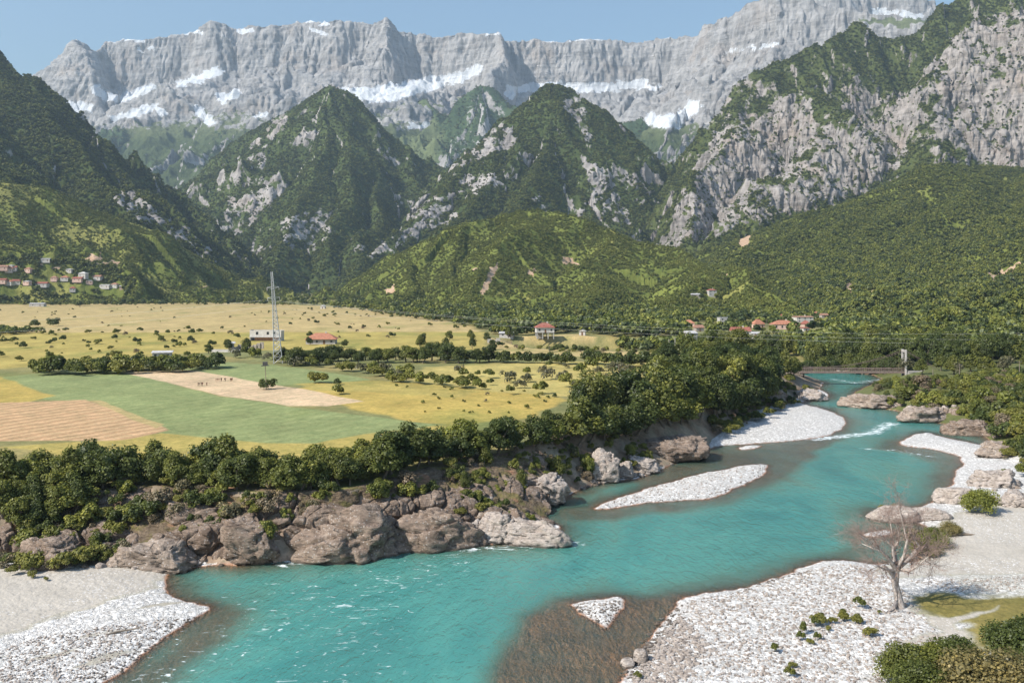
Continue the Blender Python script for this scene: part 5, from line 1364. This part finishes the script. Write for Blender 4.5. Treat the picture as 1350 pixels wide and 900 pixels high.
# dead tree on the gravel, limbs traced joint by joint
tb = gp(1187, 803); DT = tb[1]
def jp(px, py, dy=0):
    d = DT + dy; a = at(px, py, d); return np.array(a) - np.array(tb)
def dead(seed=5):
    rng = np.random.default_rng(seed)
    r = root('dead_tree', tuple(tb), 0, 'leafless dead tree with bleached forked limbs on the white gravel', 'dead tree')
    mt = NT('bleached_wood'); p = mt.obj(); b = mt.noise(mt.mapping(p, scale=(3, 3, .7)), 2.0, 7, .7)
    mat = mt.done(mt.bsdf(mt.ramp(b, [(.3, (.16, .12, .10)), (.48, (.36, .30, .26)), (.65, (.58, .53, .48))]), .85, .1, mt.bump(b, .08, 1)))
    tw = simple('grey_twigs', (.25, .18, .15), .9, .1, .2)
    V, Fs = join([tube([jp(1189, 812), jp(1187, 802), jp(1184, 785, .2), jp(1180, 768, 0), jp(1181, 752, .1), jp(1183, 744, 0)], [.95, .58, .44, .42, .42, .34], 12),
      tube([jp(1183, 790, .1), jp(1178, 802, -.6), jp(1170, 806, -1.6)], [.3, .22, .1], 7), tube([jp(1187, 792, .1), jp(1196, 800, .6), jp(1204, 802, 1.2)], [.3, .2, .08], 7),
      tube([jp(1181, 762, 0), jp(1172, 752, -.4), jp(1166, 745, -.5)], [.35, .22, .12], 7)])
    me = np_mesh('trunk', V, Fs, True, [mat]); link(bpy.data.objects.new('trunk', me), r)
    limbs = [[(1182,752,0,.3),(1173,738,-.5,.22),(1160,724,-1.2,.16),(1145,713,-1.8,.10),(1132,704,-2.2,.06)],
      [(1180,748,0,.28),(1178,733,.4,.2),(1177,720,.8,.15),(1168,712,.9,.11),(1160,706,1,.07)],
      [(1177,722,.8,.13),(1184,714,1,.10),(1185,702,1.3,.07),(1181,690,1.5,.04)],
      [(1184,746,0,.26),(1192,732,-.6,.18),(1196,712,-1,.13),(1191,692,-1.2,.09),(1186,672,-1.3,.06),(1184,655,-1.3,.03)],
      [(1185,747,0,.34),(1197,737,.7,.27),(1206,728,1.2,.22),(1212,720,1.6,.15)],
      [(1212,720,1.6,.12),(1205,710,2.0,.10),(1200,700,2.2,.07),(1203,688,2.4,.04)],
      [(1210,724,1.4,.10),(1222,721,1.8,.07),(1238,722,2.0,.04)],
      [(1188,750,0,.2),(1200,752,-1.4,.13),(1212,744,-2.0,.09),(1224,733,-2.4,.05)],
      [(1180,752,0,.22),(1168,750,-1.2,.14),(1158,746,-2.0,.08),(1148,750,-2.6,.04)],
      [(1183,746,.2,.18),(1180,725,1.6,.12),(1176,700,2.4,.08),(1172,680,2.8,.05)],
      [(1200,735,.9,.14),(1212,735,2.6,.09),(1226,742,3.4,.05)],
      [(1165,728,-1,.1),(1150,722,.6,.07),(1136,716,1.6,.04)]]
    for li in limbs:
        P = [jp(a, b_, c) for a, b_, c, _ in li]; R = [q[3] for q in li]
        parts = [tube(P, R, 8)]
        tws = []
        def grow(o_, d_, L, rad, dep):
            n_ = 4; pts = [o_]; dd = d_.copy()
            for _ in range(n_):
                dd = dd + rng.normal(size=3) * .28 + np.array([0, 0, .04]); dd /= np.linalg.norm(dd); pts.append(pts[-1] + dd * L / n_)
            tws.append(tube(pts, np.linspace(rad, max(rad * .4, .008), n_ + 1), 4))
            if dep > 0:
                for _ in range(5 if dep > 1 else 4):
                    k = rng.integers(1, n_ + 1); nd = dd + rng.normal(size=3) * .75; nd /= np.linalg.norm(nd)
                    grow(pts[k], nd, L * .62, rad * .55, dep - 1)
        for k in range(len(P)):
            frac = k / (len(P) - 1)
            for _ in range(2 + int(5 * frac)):
                b0 = P[max(k - 1, 0)]; b1 = P[k]; dr = (b1 - b0) if k else np.array([0, 0, 1.]); dr = dr / (np.linalg.norm(dr) + 1e-6)
                dv = dr + rng.normal(size=3) * .6; dv /= np.linalg.norm(dv)
                grow(P[k], dv, rng.uniform(1.1, 2.4) * (.6 + .5 * frac), max(R[k] * .35, .02), 2 if frac > .3 else 1)
        V, Fs = join(parts); o = bpy.data.objects.new('branch', np_mesh('branch', V, Fs, True, [mat])); link(o, r)
        V, Fs = join(tws); o2 = bpy.data.objects.new('twigs', np_mesh('twigs', V, Fs, False, [tw])); link(o2, o)
dead()
# driftwood
x, y, z = gp(160, 838); V, Fs = join([tube([(-1.6, 0, .1), (-.4, .15, .2), (.9, .05, .22), (1.8, -.2, .3)], [.14, .12, .09, .05], 7), tube([(.2, .1, .2), (.8, .6, .35)], [.06, .02], 5)])
o = bpy.data.objects.new('driftwood', np_mesh('driftwood', V, Fs, True, [M_WOOD])); link(o); o.location = (x, y, z); o.rotation_euler = (0, 0, .5); tag(o, 'dark driftwood branch stranded on the gravel point at lower left', 'driftwood')
x, y, z = gp(1268, 708); V, Fs = join([tube([(-2.2, 0, .15), (0, .1, .3), (2.0, -.1, .12)], [.2, .24, .12], 7)])
o = bpy.data.objects.new('driftwood', np_mesh('driftwood', V, Fs, True, [M_WOOD])); link(o); o.location = (x, y, z); o.rotation_euler = (0, 0, .1); tag(o, 'dark log lying on the sand behind the dead tree', 'driftwood')
print('structures', round(time.time() - T0, 1))
# ------------------------------------------------------------------ planting
TD = ['dark0', 'dark1', 'dark2', 'mid0', 'mid1', 'mid2', 'dark0', 'dark2', 'mid1', 'lite0']
row('tree', along([(-40,652),(60,646),(150,640),(250,640),(330,645),(420,648),(470,640)], 32, 14, 4), TD, (2.8, 7.4), 'in the front row on the cliff top', 'trees along the cliff top', wide=(1.0, 1.3))
row('tree', along([(-40,640),(90,634),(200,630),(320,634),(430,637),(500,624)], 26, 14, 3), TD + ['lite0', 'lite1'], (2.8, 7.6), 'in the back row on the cliff top', 'trees along the cliff top', wide=(1.0, 1.3))
row('tree', along([(480,636),(540,618),(600,608),(660,598),(720,585),(760,572)], 24, 10, 5), TD + ['lite1', 'big0'], (3.5, 8.4), 'on the rim above the rocky point', 'trees on the rim above the point', wide=(1.0, 1.25))
row('tree', along([(420,628),(470,618),(530,605),(590,596)], 9, 6, 3), ['lite0', 'lite1', 'mid0'], (4.5, 6.5), 'behind the rim above the rocky point', 'trees on the rim above the point', wide=(.9, 1.1))
row('tree', along([(0,690),(20,672),(45,668),(75,662),(115,668),(20,705)], 9, 6, 4), ['mid0', 'mid1', 'dark1'], (4.0, 6.0), 'on the cliff slope at far left', 'trees on the left cliff slope', sink=.3)
row('bush', inside([(0,655),(120,655),(240,650),(420,660),(520,650),(600,625),(640,640),(520,672),(380,690),(250,700),(120,715),(0,735)], 62, 9), ['bmid0', 'bmid1', 'bdark0', 'bdark1', 'bdry0', 'blite0', 'bdry1', 'bgold0'], (1.2, 3.2), 'growing on the cliff face', 'bushes on the cliff face', sink=.2)
row('bush', along([(10,752),(50,750),(75,752),(120,748)], 5, 8, 3), ['bdry0', 'bdry1', 'bgold0'], (2.0, 3.2), 'at the foot of the cliff on the sand', 'dry bushes at the cliff foot')
row('tree', np.array([(612,648),(686,648),(735,634),(775,628),(640,622),(830,606),(462,700),(352,738)], float), ['lite0', 'mid1', 'lite1'], (3.2, 4.8), 'on the stony slope near the point', 'young trees on the stony slope', wide=(.7, .9))
row('bush', inside([(620,690),(610,640),(700,615),(800,590),(870,590),(860,612),(790,630),(720,650),(660,670)], 36, 8), ['bmid0', 'blite0', 'blite1', 'bgold0', 'bdry0', 'bgrey0'], (.9, 2.2), 'on the stony slope between point and grove', 'bushes on the stony slope')
# the big riverside grove
GB = ['big0', 'big1', 'bigd0', 'bigd1', 'big0', 'tall0', 'mid2', 'dark2', 'tall1', 'lite1']
row('tree', along([(765,592),(820,578),(870,566),(920,556),(950,548)], 15, 6, 3), TD, (7, 10), 'at the grove front by the undercut rock', 'trees of the riverside grove', wide=(1.0, 1.25))
row('tree', along([(940,552),(980,540),(1010,528),(1000,528),(1015,520)], 14, 5, 2), ['bigd0', 'dark0', 'dark2', 'big0'], (9, 13), 'at the grove front behind the white gravel', 'trees of the riverside grove')
row('tree', along([(770,560),(850,545),(920,530),(980,514),(1012,505)], 15, 8, 3), GB, (9, 13), 'in the second rank of the riverside grove', 'trees of the riverside grove')
row('tree', along([(860,525),(920,512),(960,503),(1000,494)], 13, 8, 3), GB, (10, 14), 'in the third rank of the riverside grove', 'trees of the riverside grove')
row('tree', inside([(880,500),(930,488),(990,482),(1000,476),(1050,468),(980,462),(900,466),(870,484)], 22, 9), GB, (8, 13), 'at the back of the riverside grove', 'trees of the riverside grove')
row('tree', along([(1075,489),(1110,486),(1150,484),(1185,482),(1225,482),(1270,482),(1330,478)], 22, 6, 2), ['bigd0', 'bigd1', 'dark0', 'big1', 'tall0'], (9, 14), 'behind the footbridge', 'trees behind the footbridge')
row('tree', along([(1030,498),(1055,497),(1080,497),(1110,495),(1140,494),(1175,493),(1188,491)], 17, 4, 1), ['bigd0', 'dark0', 'dark1', 'mid1'], (6, 10), 'at the waterside just behind the footbridge', 'trees behind the footbridge')
row('tree', along([(1200,493),(1230,490),(1260,492),(1300,490),(1350,486)], 10, 8, 3), ['mid0', 'mid1', 'dark1', 'grey0'], (5, 8), 'on the far bank right of the footbridge tower', 'trees right of the footbridge tower')
row('tree', inside([(1100,478),(1350,474),(1350,455),(1200,452),(1100,458)], 36, 8), ['bigd0', 'big0', 'big1', 'mid0', 'dark2', 'tall1', 'lite1'], (8, 14), 'in the wood beyond the footbridge', 'trees of the wood beyond the footbridge')
row('bush', inside([(1150,506),(1200,508),(1250,512),(1300,505),(1350,505),(1350,590),(1320,585),(1290,560),(1240,545),(1180,530)], 60, 8), ['bmid0', 'bmid1', 'bdark0', 'blite0', 'bgold0', 'bdry0', 'blite1'], (2.2, 5.0), 'on the rocky far bank', 'bushes on the rocky far bank')
# hedges and bushes of the fields
row('bush', along([(50,492),(100,493),(160,490),(230,488),(290,485)], 36, 6, 3), ['bmid0', 'bmid1', 'bdark0', 'bgold0', 'bdark1'], (4.0, 6.8), 'in the hedge above the green field', 'hedge above the green field')
row('tree', along([(375,481),(430,478),(500,477),(560,478),(640,476)], 30, 5, 3), ['dark0', 'dark1', 'dark2', 'mid0'], (5.5, 8), 'in the tree belt right of the pylon', 'tree belt right of the pylon', wide=(1.05, 1.35))
row('bush', along([(310,470),(350,474),(400,483),(440,488),(480,493),(540,499)], 18, 6, 2), ['bmid0', 'blite0', 'bgrey0', 'bgold0'], (3, 5), 'in the light hedge before the tree belt', 'light hedge in front of the tree belt')
row('bush', along([(515,502),(545,506),(575,509),(615,512)], 9, 4, 2), ['blite0', 'bmid0', 'blite1', 'bgold0'], (3, 4), 'in the short hedge on the golden meadow', 'short hedge on the golden meadow')
row('bush', along([(640,478),(700,479),(750,480)], 11, 3, 1), ['bmid0', 'bdark0', 'bdark1'], (4, 5.2), 'in the hedge below the house on pillars', 'hedge below the house on pillars')
row('bush', along([(780,481),(830,483),(868,481)], 10, 3, 1), ['bmid0', 'bdark0', 'bdark1'], (4.5, 6), 'in the hedge left of the grove', 'hedge left of the grove')
row('bush', inside([(590,488),(700,484),(800,482),(860,484),(850,505),(760,516),(690,524),(620,515)], 34, 13), ['bgrey0', 'bgrey1', 'bgrey0', 'blite1', 'bmid0'], (2.2, 5.0), 'scattered on the dry meadow before the grove', 'bushes on the dry meadow')
#row('bush', inside([(0,437),(300,432),(330,460),(290,470),(150,472),(0,478)], 60, 8), ['bmid0', 'bdark0', 'bmid1', 'bgold0', 'blite0'], (1.4, 4.2), 'scattered on the yellow meadow at left', 'bushes on the yellow meadow')
#row('bush', inside([(300,408),(420,408),(640,425),(640,445),(480,450),(360,440),(300,436)], 42, 9), ['bmid0', 'bdark0', 'blite0', 'bgold0'], (1.4, 4.2), 'scattered over the tan field behind the farmhouse', 'bushes on the tan field')
#row('bush', inside([(640,452),(760,446),(870,458),(860,472),(700,472)], 24, 9), ['bmid0', 'blite0', 'bmid1'], (2.0, 4.2), 'on the stubble around the house on pillars', 'bushes round the house on pillars')
row('tree', along([(560,450),(620,446),(650,452),(690,452),(640,460),(560,462)], 10, 6, 3), ['mid0', 'mid1', 'dark0'], (5, 7), 'near the ruined walls by the pillar house', 'trees by the ruined walls')
row('tree', np.array([(408,455),(300,462),(325,462),(340,470),(275,466),(455,458)], float), ['mid0', 'mid1', 'dark1'], (4, 6), 'around the farm buildings by the pylon', 'trees round the farm buildings')
for px, py, k, h, lab in [(418,505,'bgold0',4.2,'round golden green bush alone on the green field right of the pole'),(447,520,'blite1',3.0,'small upright bush where the ploughed strip narrows'),(444,507,'bdark0',2.0,'tiny dark bush on the edge of the golden meadow'),
    (353,513,'bdark1',3.4,'dark bush at the foot of the thin pole in the ploughed strip'),(45,431,'bdark0',5.5,'dark bush clump alone on the far tan field at left'),(70,430,'bdark1',6.5,'rounded dark bush beside the clump on the far tan field')]:
    x, y, z = gp(px, py); put_bush(k, x, y, z, h, lab, None, wide=1.1)
# right foreground
for px, py, k, h, w_, lab in [(1294,678,'ygold0',4.3,1.05,'big round bush on the shore rocks at right'),(1232,722,'yoli0',2.8,1.25,'brownish green bush behind the dead tree on the right'),(1222,735,'ymid0',2.4,1.25,'low olive bush nearest behind the dead tree'),(1252,706,'yyel0',2.0,1.3,'straw-coloured bush touching the sand behind the dead tree'),
    (1208,716,'bdry0',2.6,1.1,'dry brown bush behind the forked limbs'),(1183,676,'bdry1',1.7,1.0,'small dry bush on the pale rock behind the dead tree'),(1165,672,'bgold0',1.1,1.0,'tiny green bush on the left end of the pale rock'),
    (1320,632,'bmid1',2.2,1.0,'bush on the broken pale outcrop at right'),(1345,628,'bmid0',2.8,1.0,'bush above the outcrop at the right picture edge'),(1200,905,'ymid0',3.6,1.3,'olive bush at the bottom edge beside the gravel'),
    (1232,895,'ygold0',3.4,1.1,'golden bush in the middle of the bottom right thicket'),(1258,892,'yoli0',3.8,1.1,'olive bush joining the golden one in the bottom right thicket'),(1282,925,'yyel0',4.4,1.3,'straw-coloured bush at the bottom edge right of the thicket'),(1325,930,'yyel0',4.6,1.2,'straw-coloured bush in the bottom right corner'),
    (1338,872,'ydark0',4.0,1.1,'dark green bush at the right picture edge above the corner'),(1362,880,'ydark0',4.4,1.2,'dark green bush cut by the right picture edge'),(1215,925,'yoli0',3.4,1.2,'olive bush cut by the bottom edge'),(1350,900,'ymid0',3.0,1.2,'olive bush between the dark bush and the straw-coloured corner bush')]:
    x, y, z = gp(px, py); put_bush(k, x, y, z, h, lab, None, wide=w_)
tp = np.array([(1112,812),(1110,818),(1078,824),(1075,830),(1093,833),(1058,836),(1077,848),(1068,853),(1022,862),(1045,885),(1040,893),(1132,803),(1128,822),(1160,812),(840,897),(1055,845),(1098,825),(1170,855),(1148,840),(60,768),(43,763)], float)
row('bush', tp, ['bgold0', 'bmid0'], (.5, 1.5), 'sprouting from the open gravel', 'tufts on the gravel', name='small_bush', wide=(.6, .9))
print('plants', round(time.time() - T0, 1))

# individually built trees that lend their crowns to the distant woods
for i, (px, py, lab) in enumerate([(945,395,'olive tree below the tall white house on the spur'),(925,395,'dark tree left of the tall white house on the spur'),(1045,438,'olive tree in front of the long pink house'),(985,437,'dark tree between the two orange roofs'),(1020,441,'light green tree by the wooden village pole')]):
    x, y, z = gp(px, py, VL); put_tree(FARP[i], x, y, z - .3, 7.5, lab, None)

def stuff_forest(name, P, scl, label, protos, kind='stuff'):
    me = np_mesh(name, P, np.zeros((0, 3), int), False, (), {'scl': scl})
    o = bpy.data.objects.new(name, me); link(o); tag(o, label, 'wood', None, 'stuff')
    g = bpy.data.node_groups.new(name + '_nodes', 'GeometryNodeTree')
    g.interface.new_socket('Geometry', in_out='INPUT', socket_type='NodeSocketGeometry'); g.interface.new_socket('Geometry', in_out='OUTPUT', socket_type='NodeSocketGeometry')
    N = g.nodes.new; L = g.links.new
    gi = N('NodeGroupInput'); go = N('NodeGroupOutput'); jn = N('GeometryNodeJoinGeometry')
    for p_ in protos:
        oi = N('GeometryNodeObjectInfo'); oi.inputs['Object'].default_value = p_; oi.inputs['As Instance'].default_value = True
        L(oi.outputs['Geometry'], jn.inputs[0])
    ip = N('GeometryNodeInstanceOnPoints'); L(gi.outputs[0], ip.inputs['Points']); L(jn.outputs[0], ip.inputs['Instance']); ip.inputs['Pick Instance'].default_value = True
    ri = N('FunctionNodeRandomValue'); ri.data_type = 'INT'; ri.inputs[4].default_value = 0; ri.inputs[5].default_value = len(protos) - 1; L(ri.outputs[2], ip.inputs['Instance Index'])
    rr = N('FunctionNodeRandomValue'); rr.data_type = 'FLOAT'; rr.inputs[2].default_value = 0; rr.inputs[3].default_value = 6.283; rr.inputs['Seed'].default_value = 3
    cx = N('ShaderNodeCombineXYZ'); L(rr.outputs[1], cx.inputs[2]); L(cx.outputs[0], ip.inputs['Rotation'])
    na = N('GeometryNodeInputNamedAttribute'); na.data_type = 'FLOAT'; na.inputs[0].default_value = 'scl'; L(na.outputs[0], ip.inputs['Scale'])
    L(ip.outputs[0], go.inputs[0])
    md = o.modifiers.new('scatter', 'NODES'); md.node_group = g
    return o
_protos = [o for o in bpy.data.objects if o.name.startswith('crown') and o.data and o.data.name.startswith('far_crown')]
P_HILL = [o for o in _protos if o.data.materials[0] is F_HILL] * 2 + [o for o in _protos if o.data.materials[0] is F_LITE]; P_ALL = _protos; P_DARK = [o for o in _protos if o.data.materials[0] in (F_FARD, F_HILL)]

def clear_houses(x, y):
    k = np.ones(x.shape, bool)
    for hx, hy, w in HOUSES:
        lat = np.abs(x / y - hx / hy) * hy
        k &= ~((lat < w / 2 + (3.5 if hy < 900 else 1.0)) & (y > hy - (50 if hy < 900 else 16)) & (y < hy + 7))
    return k
def scatter_on(key, n, name, label, sz, protos=None, keepf=None, thr=.55):
    P, nrm, cov, px, py = LAY[key][1]
    A = P[:-1, :-1]; B = P[1:, :-1]; C = P[:-1, 1:]
    ar = np.linalg.norm(np.cross((B - A)[..., :2], (C - A)[..., :2])[..., None], axis=-1)     # plan area
    cc = cov[:-1, :-1]; q = px[:-1, :-1]; r_ = py[:-1, :-1]
    x, y = A[..., 0], A[..., 1]
    fac = (nrm[:-1, :-1, 0] * -x + nrm[:-1, :-1, 1] * -y) / np.hypot(x, y) + nrm[:-1, :-1, 2] * .15
    m = sstep(thr - .15, thr + .15, cc[..., 0] + .5 * fbm3(x / 45, y / 45, A[..., 2] / 45, 4, 900)) * (1 - sstep(.4, .7, cc[..., 3])) * (1 - cc[..., 1]).clip(0, 1)
    m = np.maximum(m, .10 * (cc[..., 0] > -.4) * (cc[..., 1] < .3)) if key in ('A', 'B', 'R', 'L') else m
    m *= 1 - .6 * sstep(.4, .9, cc[..., 2])
    m *= .35 + .65 * sstep(-.35, .15, fbm2(x / 55, y / 55, 4, 905))
    m *= ((q > -90) & (q < 1440) & (A[..., 2] > 5) & (fac > -.25)) * 1.0
    if keepf is not None: m *= keepf(q, r_)
    w_ = (ar * m).ravel(); w_ /= w_.sum()
    i = np.random.default_rng(n).choice(len(w_), n, p=w_)
    a, b = np.unravel_index(i, ar.shape); u = RNG.random((n, 1)); v = RNG.random((n, 1))
    pts = P[a, b] + u * (P[a + 1, b] - P[a, b]) + v * (P[a, b + 1] - P[a, b]); pts[:, 2] -= .6
    s = RNG.uniform(sz[0], sz[1], n) / 6.0 * (.8 + .5 * (RNG.random(n) ** 3))
    kk = clear_houses(pts[:, 0], pts[:, 1]); pts = pts[kk]; s = s[kk]
    stuff_forest(name, pts, s, label, protos or P_ALL)
cl = lambda q, r_: 1 - .35 * (pm(q.ravel(), r_.ravel(), [(0,345),(60,340),(125,352),(165,372),(165,386),(100,388),(0,384)], 6).reshape(q.shape))
scatter_on('CH', 56000, 'forest', 'green scrub and trees covering the central foothill', (2.2, 4.6), P_HILL, thr=.5)
scatter_on('RH', 80000, 'forest', 'dense wood covering the right-hand hillside down to the river', (3.5, 6.8), P_DARK * 3 + P_HILL)
scatter_on('LH', 46000, 'forest', 'scrub and trees on the foothill around the hillside village', (2.0, 4.2), P_HILL, cl)
scatter_on('L', 32000, 'forest', 'dark forest on the steep mountain slope at left', (6, 10), P_DARK)
scatter_on('A', 50000, 'forest', 'dark forest on the pointed mountain left of centre', (5, 9), P_DARK)
scatter_on('B', 44000, 'forest', 'forest on the pointed mountain right of centre', (5, 9), P_DARK)
scatter_on('R', 46000, 'forest', 'forest and bushes on ledges of the right-hand cliffs', (4.5, 9), P_DARK)
scatter_on('spurs', 26000, 'forest', 'distant forest on the spurs under the great wall', (8, 14), P_DARK)
vk = lambda q, r_: pm(q.ravel(), r_.ravel(), [(-40,345),(60,338),(125,348),(175,368),(175,386),(-40,398)], 5).reshape(q.shape)
scatter_on('LH', 3200, 'forest', 'dark garden trees between the houses of the hillside village', (4.0, 8.0), P_DARK, vk, thr=-9)
# valley-floor wood between foothills and river
n = 16000
pts = []
polys = [([(-300,402),(0,402),(100,404),(300,402),(420,404),(620,430),(660,444),(760,438),(880,452),(1000,462),(1400,470),(1400,380),(-300,385)], 13000, (4.5, 9)), ([(880,462),(1080,466),(1110,468),(1400,468),(1400,440),(860,446)], 3000, (5, 10)), ([(-100,433),(0,434),(60,438),(0,442),(-100,444)], 300, (3, 5))]
ps = []; ss = []
for poly, n, sz in polys:
    P = np.array(poly, float); lo, hi = P.min(0), P.max(0); q = RNG.uniform(lo, hi, (n * 3, 2)); q = q[in_poly(q[:, 0], q[:, 1], P)][:n]
    d = (H - 8.0) * F / (q[:, 1] - HY); x = (q[:, 0] - CX) / F * d
    z = ground_h(x, d); z = np.where(d > 2200, 8, z)
    g = fbm2(x / 60, d / 60, 3, 950)
    k = (g > -.25) & (z > 1.5) & ~((q[:, 0] > 905) & (q[:, 0] < 1095) & (q[:, 1] > 424) & (q[:, 1] < 452) & (RNG.random(len(q)) < .8))
    k &= clear_houses(x, d)
    ps.append(np.stack([x, d, z - .3], 1)[k]); ss.append((RNG.uniform(*sz, len(q)) / 6)[k])
stuff_forest('forest', np.concatenate(ps), np.concatenate(ss), 'belt of trees on the valley floor along the foot of the hills', P_ALL)
print('forests', round(time.time() - T0, 1))

BP = {}
for o in list(bpy.data.objects):
    if o.type == 'MESH' and o.name.startswith('bush'): BP.setdefault(o.data.name, o)
def bprot(*names): return [BP[n_] for n_ in names if n_ in BP]
def scrub(polys, zp, label, protos, dens=None, lift=0.):
    ps = []; ss = []
    for poly, n, sz in polys:
        W = poly_w(poly, zp); lo, hi = W.min(0), W.max(0); q = RNG.uniform(lo, hi, (n * 12, 2)); q = q[in_poly(q[:, 0], q[:, 1], W)][:n]
        z = ground_h(q[:, 0], q[:, 1]); k = z > .5
        k &= fbm2(q[:, 0] / 8, q[:, 1] / 8, 3, 960) > (-.12 if dens is None else dens)
        k &= clear_houses(q[:, 0], q[:, 1])
        ps.append(np.stack([q[:, 0], q[:, 1], z - .1 + lift], 1)[k]); ss.append((RNG.uniform(*sz, len(q)) / 2.5)[k])
    # crown prototypes carry their own object scale: instances use the bare mesh
    return stuff_forest('scrub', np.concatenate(ps), np.concatenate(ss), label, protos)
PB = bprot('bmid0', 'bmid1', 'bdark0', 'bgold0', 'blite0', 'bdry0')
scrub([([(0,437),(300,432),(330,460),(290,470),(150,472),(-60,480)], 110, (.8, 3.4)), ([(300,408),(420,408),(640,425),(640,445),(480,450),(360,440),(300,436)], 80, (.8, 3.0)), ([(-60,405),(300,404),(300,432),(-60,438)], 40, (.8, 2.6)),
       ([(640,452),(760,446),(870,458),(860,472),(700,472)], 80, (.8, 3.2)), ([(480,503),(640,515),(700,512),(745,528),(700,545),(560,545)], 30, (.4, 1.2))], 8, 'small bushes dotted over the far meadows and stubble fields', PB, -.3)
scrub([([(1150,506),(1200,508),(1250,512),(1300,500),(1650,498),(1650,590),(1420,610),(1320,585),(1290,560),(1240,545),(1180,530)], 1700, (.9, 3.2))], 4, 'low scrub between the bushes on the rocky far bank', PB, -.2)
scrub([([(-20,655),(240,650),(420,660),(520,645),(600,625),(640,640),(520,668),(380,685),(250,690),(120,705),(0,720)], 420, (.5, 2.0)), ([(600,690),(600,635),(700,605),(800,580),(880,575),(870,606),(790,626),(720,650),(660,675)], 420, (.4, 1.7)), ([(925,592),(968,548),(1040,524),(1082,510),(1060,497),(990,492),(940,530)], 420, (.9, 2.8))], 5, 'low scrub in the gaps of the river cliff and stony slope', PB, -.05, .3)
# loose stones over the open gravel
LR = [o for o in bpy.data.objects if o.name.startswith('loose_rock') and o.data.name in ('loose_block', 'loose_block.002', 'loose_block.004', 'loose_block.006')]
lr = {}
for o in LR: lr.setdefault(o.data.name, o)
ps = []; ss = []
for poly, n, sz in [([(1108,740),(1040,754),(950,782),(895,790),(850,848),(815,905),(830,1000),(1250,1000),(1250,860),(1200,790),(1160,750)], 5200, (.06, .22)), ([(280,804),(60,840),(-60,880),(-60,960),(100,960),(225,838)], 2200, (.05, .17)), ([(846,846),(900,810),(940,860),(900,900),(830,905)], 500, (.15, .36)),
                    ([(1200,768),(1350,762),(1420,768),(1350,780),(1260,784)], 500, (.05, .16)), (BAR_B, 600, (.06, .2)), (BAR_E, 220, (.06, .18))]:
    W = poly_w(poly, .5); lo, hi = W.min(0), W.max(0); q = RNG.uniform(lo, hi, (n * 6, 2)); q = q[in_poly(q[:, 0], q[:, 1], W)][:n]
    z = ground_h(q[:, 0], q[:, 1]); k = z > .02
    ps.append(np.stack([q[:, 0], q[:, 1], z + .02], 1)[k]); ss.append(RNG.uniform(*sz, len(q))[k])
g_ = stuff_forest('gravel_stones', np.concatenate(ps), np.concatenate(ss), 'loose grey and white stones lying on the river gravel', list(lr.values()))
g_['category'] = 'stones'
# ------------------------------------------------------------------ light, sky, camera
SUN_EL, SUN_AZ = 42.0, 0
sd = Vector((-.86, -.50, 0)).normalized()          # towards the sun, horizontally
el = math.radians(SUN_EL)
sv = Vector((sd.x * math.cos(el), sd.y * math.cos(el), math.sin(el)))
sl = bpy.data.lights.new('sun', 'SUN'); sl.energy = 4.8; sl.angle = math.radians(.5); sl.color = (1, .945, .86)
so = bpy.data.objects.new('sun', sl); link(so); so.rotation_euler = sv.to_track_quat('Z', 'Y').to_euler(); so.location = (0, 0, 500)
w = bpy.data.worlds.new('World'); sc.world = w; w.use_nodes = True
nt = w.node_tree; nt.nodes.clear()
sky = nt.nodes.new('ShaderNodeTexSky'); sky.sky_type = 'NISHITA'; sky.sun_disc = False
sky.sun_elevation = el; sky.sun_rotation = math.atan2(sd.x, sd.y)
sky.altitude = 0; sky.air_density = 1.6; sky.dust_density = 1.0; sky.ozone_density = 6
bg = nt.nodes.new('ShaderNodeBackground'); bg.inputs[1].default_value = .11
wo = nt.nodes.new('ShaderNodeOutputWorld'); nt.links.new(sky.outputs[0], bg.inputs[0]); nt.links.new(bg.outputs[0], wo.inputs[0])
cam = bpy.data.cameras.new('camera'); cam.sensor_width = 36; cam.lens = 36 * F / 1350; cam.shift_y = -(450 - HY) / 1350
cam.clip_start = 1; cam.clip_end = 60000
co = bpy.data.objects.new('camera', cam); link(co); co.location = (0, 0, H); co.rotation_euler = (math.radians(90), 0, 0)
sc.camera = co
sc.view_settings.view_transform = 'Standard'; sc.view_settings.look = 'None'; sc.view_settings.exposure = 0.56; sc.view_settings.gamma = 1
sc.render.engine = 'CYCLES'
sc.cycles.max_bounces = 5; sc.cycles.diffuse_bounces = 2; sc.cycles.glossy_bounces = 2; sc.cycles.transmission_bounces = 2; sc.cycles.transparent_max_bounces = 8; sc.cycles.volume_bounces = 0
sc.cycles.use_denoising = True
print('done', round(time.time() - T0, 1), len(bpy.data.objects))
# ------------------------------------------------------------------ air
HAZE = 1.0
if HAZE:
    bmh = bmesh.new(); box_b(bmh, -9000, 9000, -300, 9500, -70, 4200); bmesh.ops.recalc_face_normals(bmh, faces=bmh.faces)
    mh = bpy.data.meshes.new('haze'); bmh.to_mesh(mh); bmh.free()
    t = NT('haze_air'); v = t.n('ShaderNodeVolumePrincipled'); v.inputs['Color'].default_value = (.66, .84, 1, 1); v.inputs['Density'].default_value = .000058; v.inputs['Anisotropy'].default_value = .2
    t.l(v.outputs[0], t.out.inputs['Volume']); mh.materials.append(t.m)
    tag(link(bpy.data.objects.new('haze', mh)), kind='stuff')
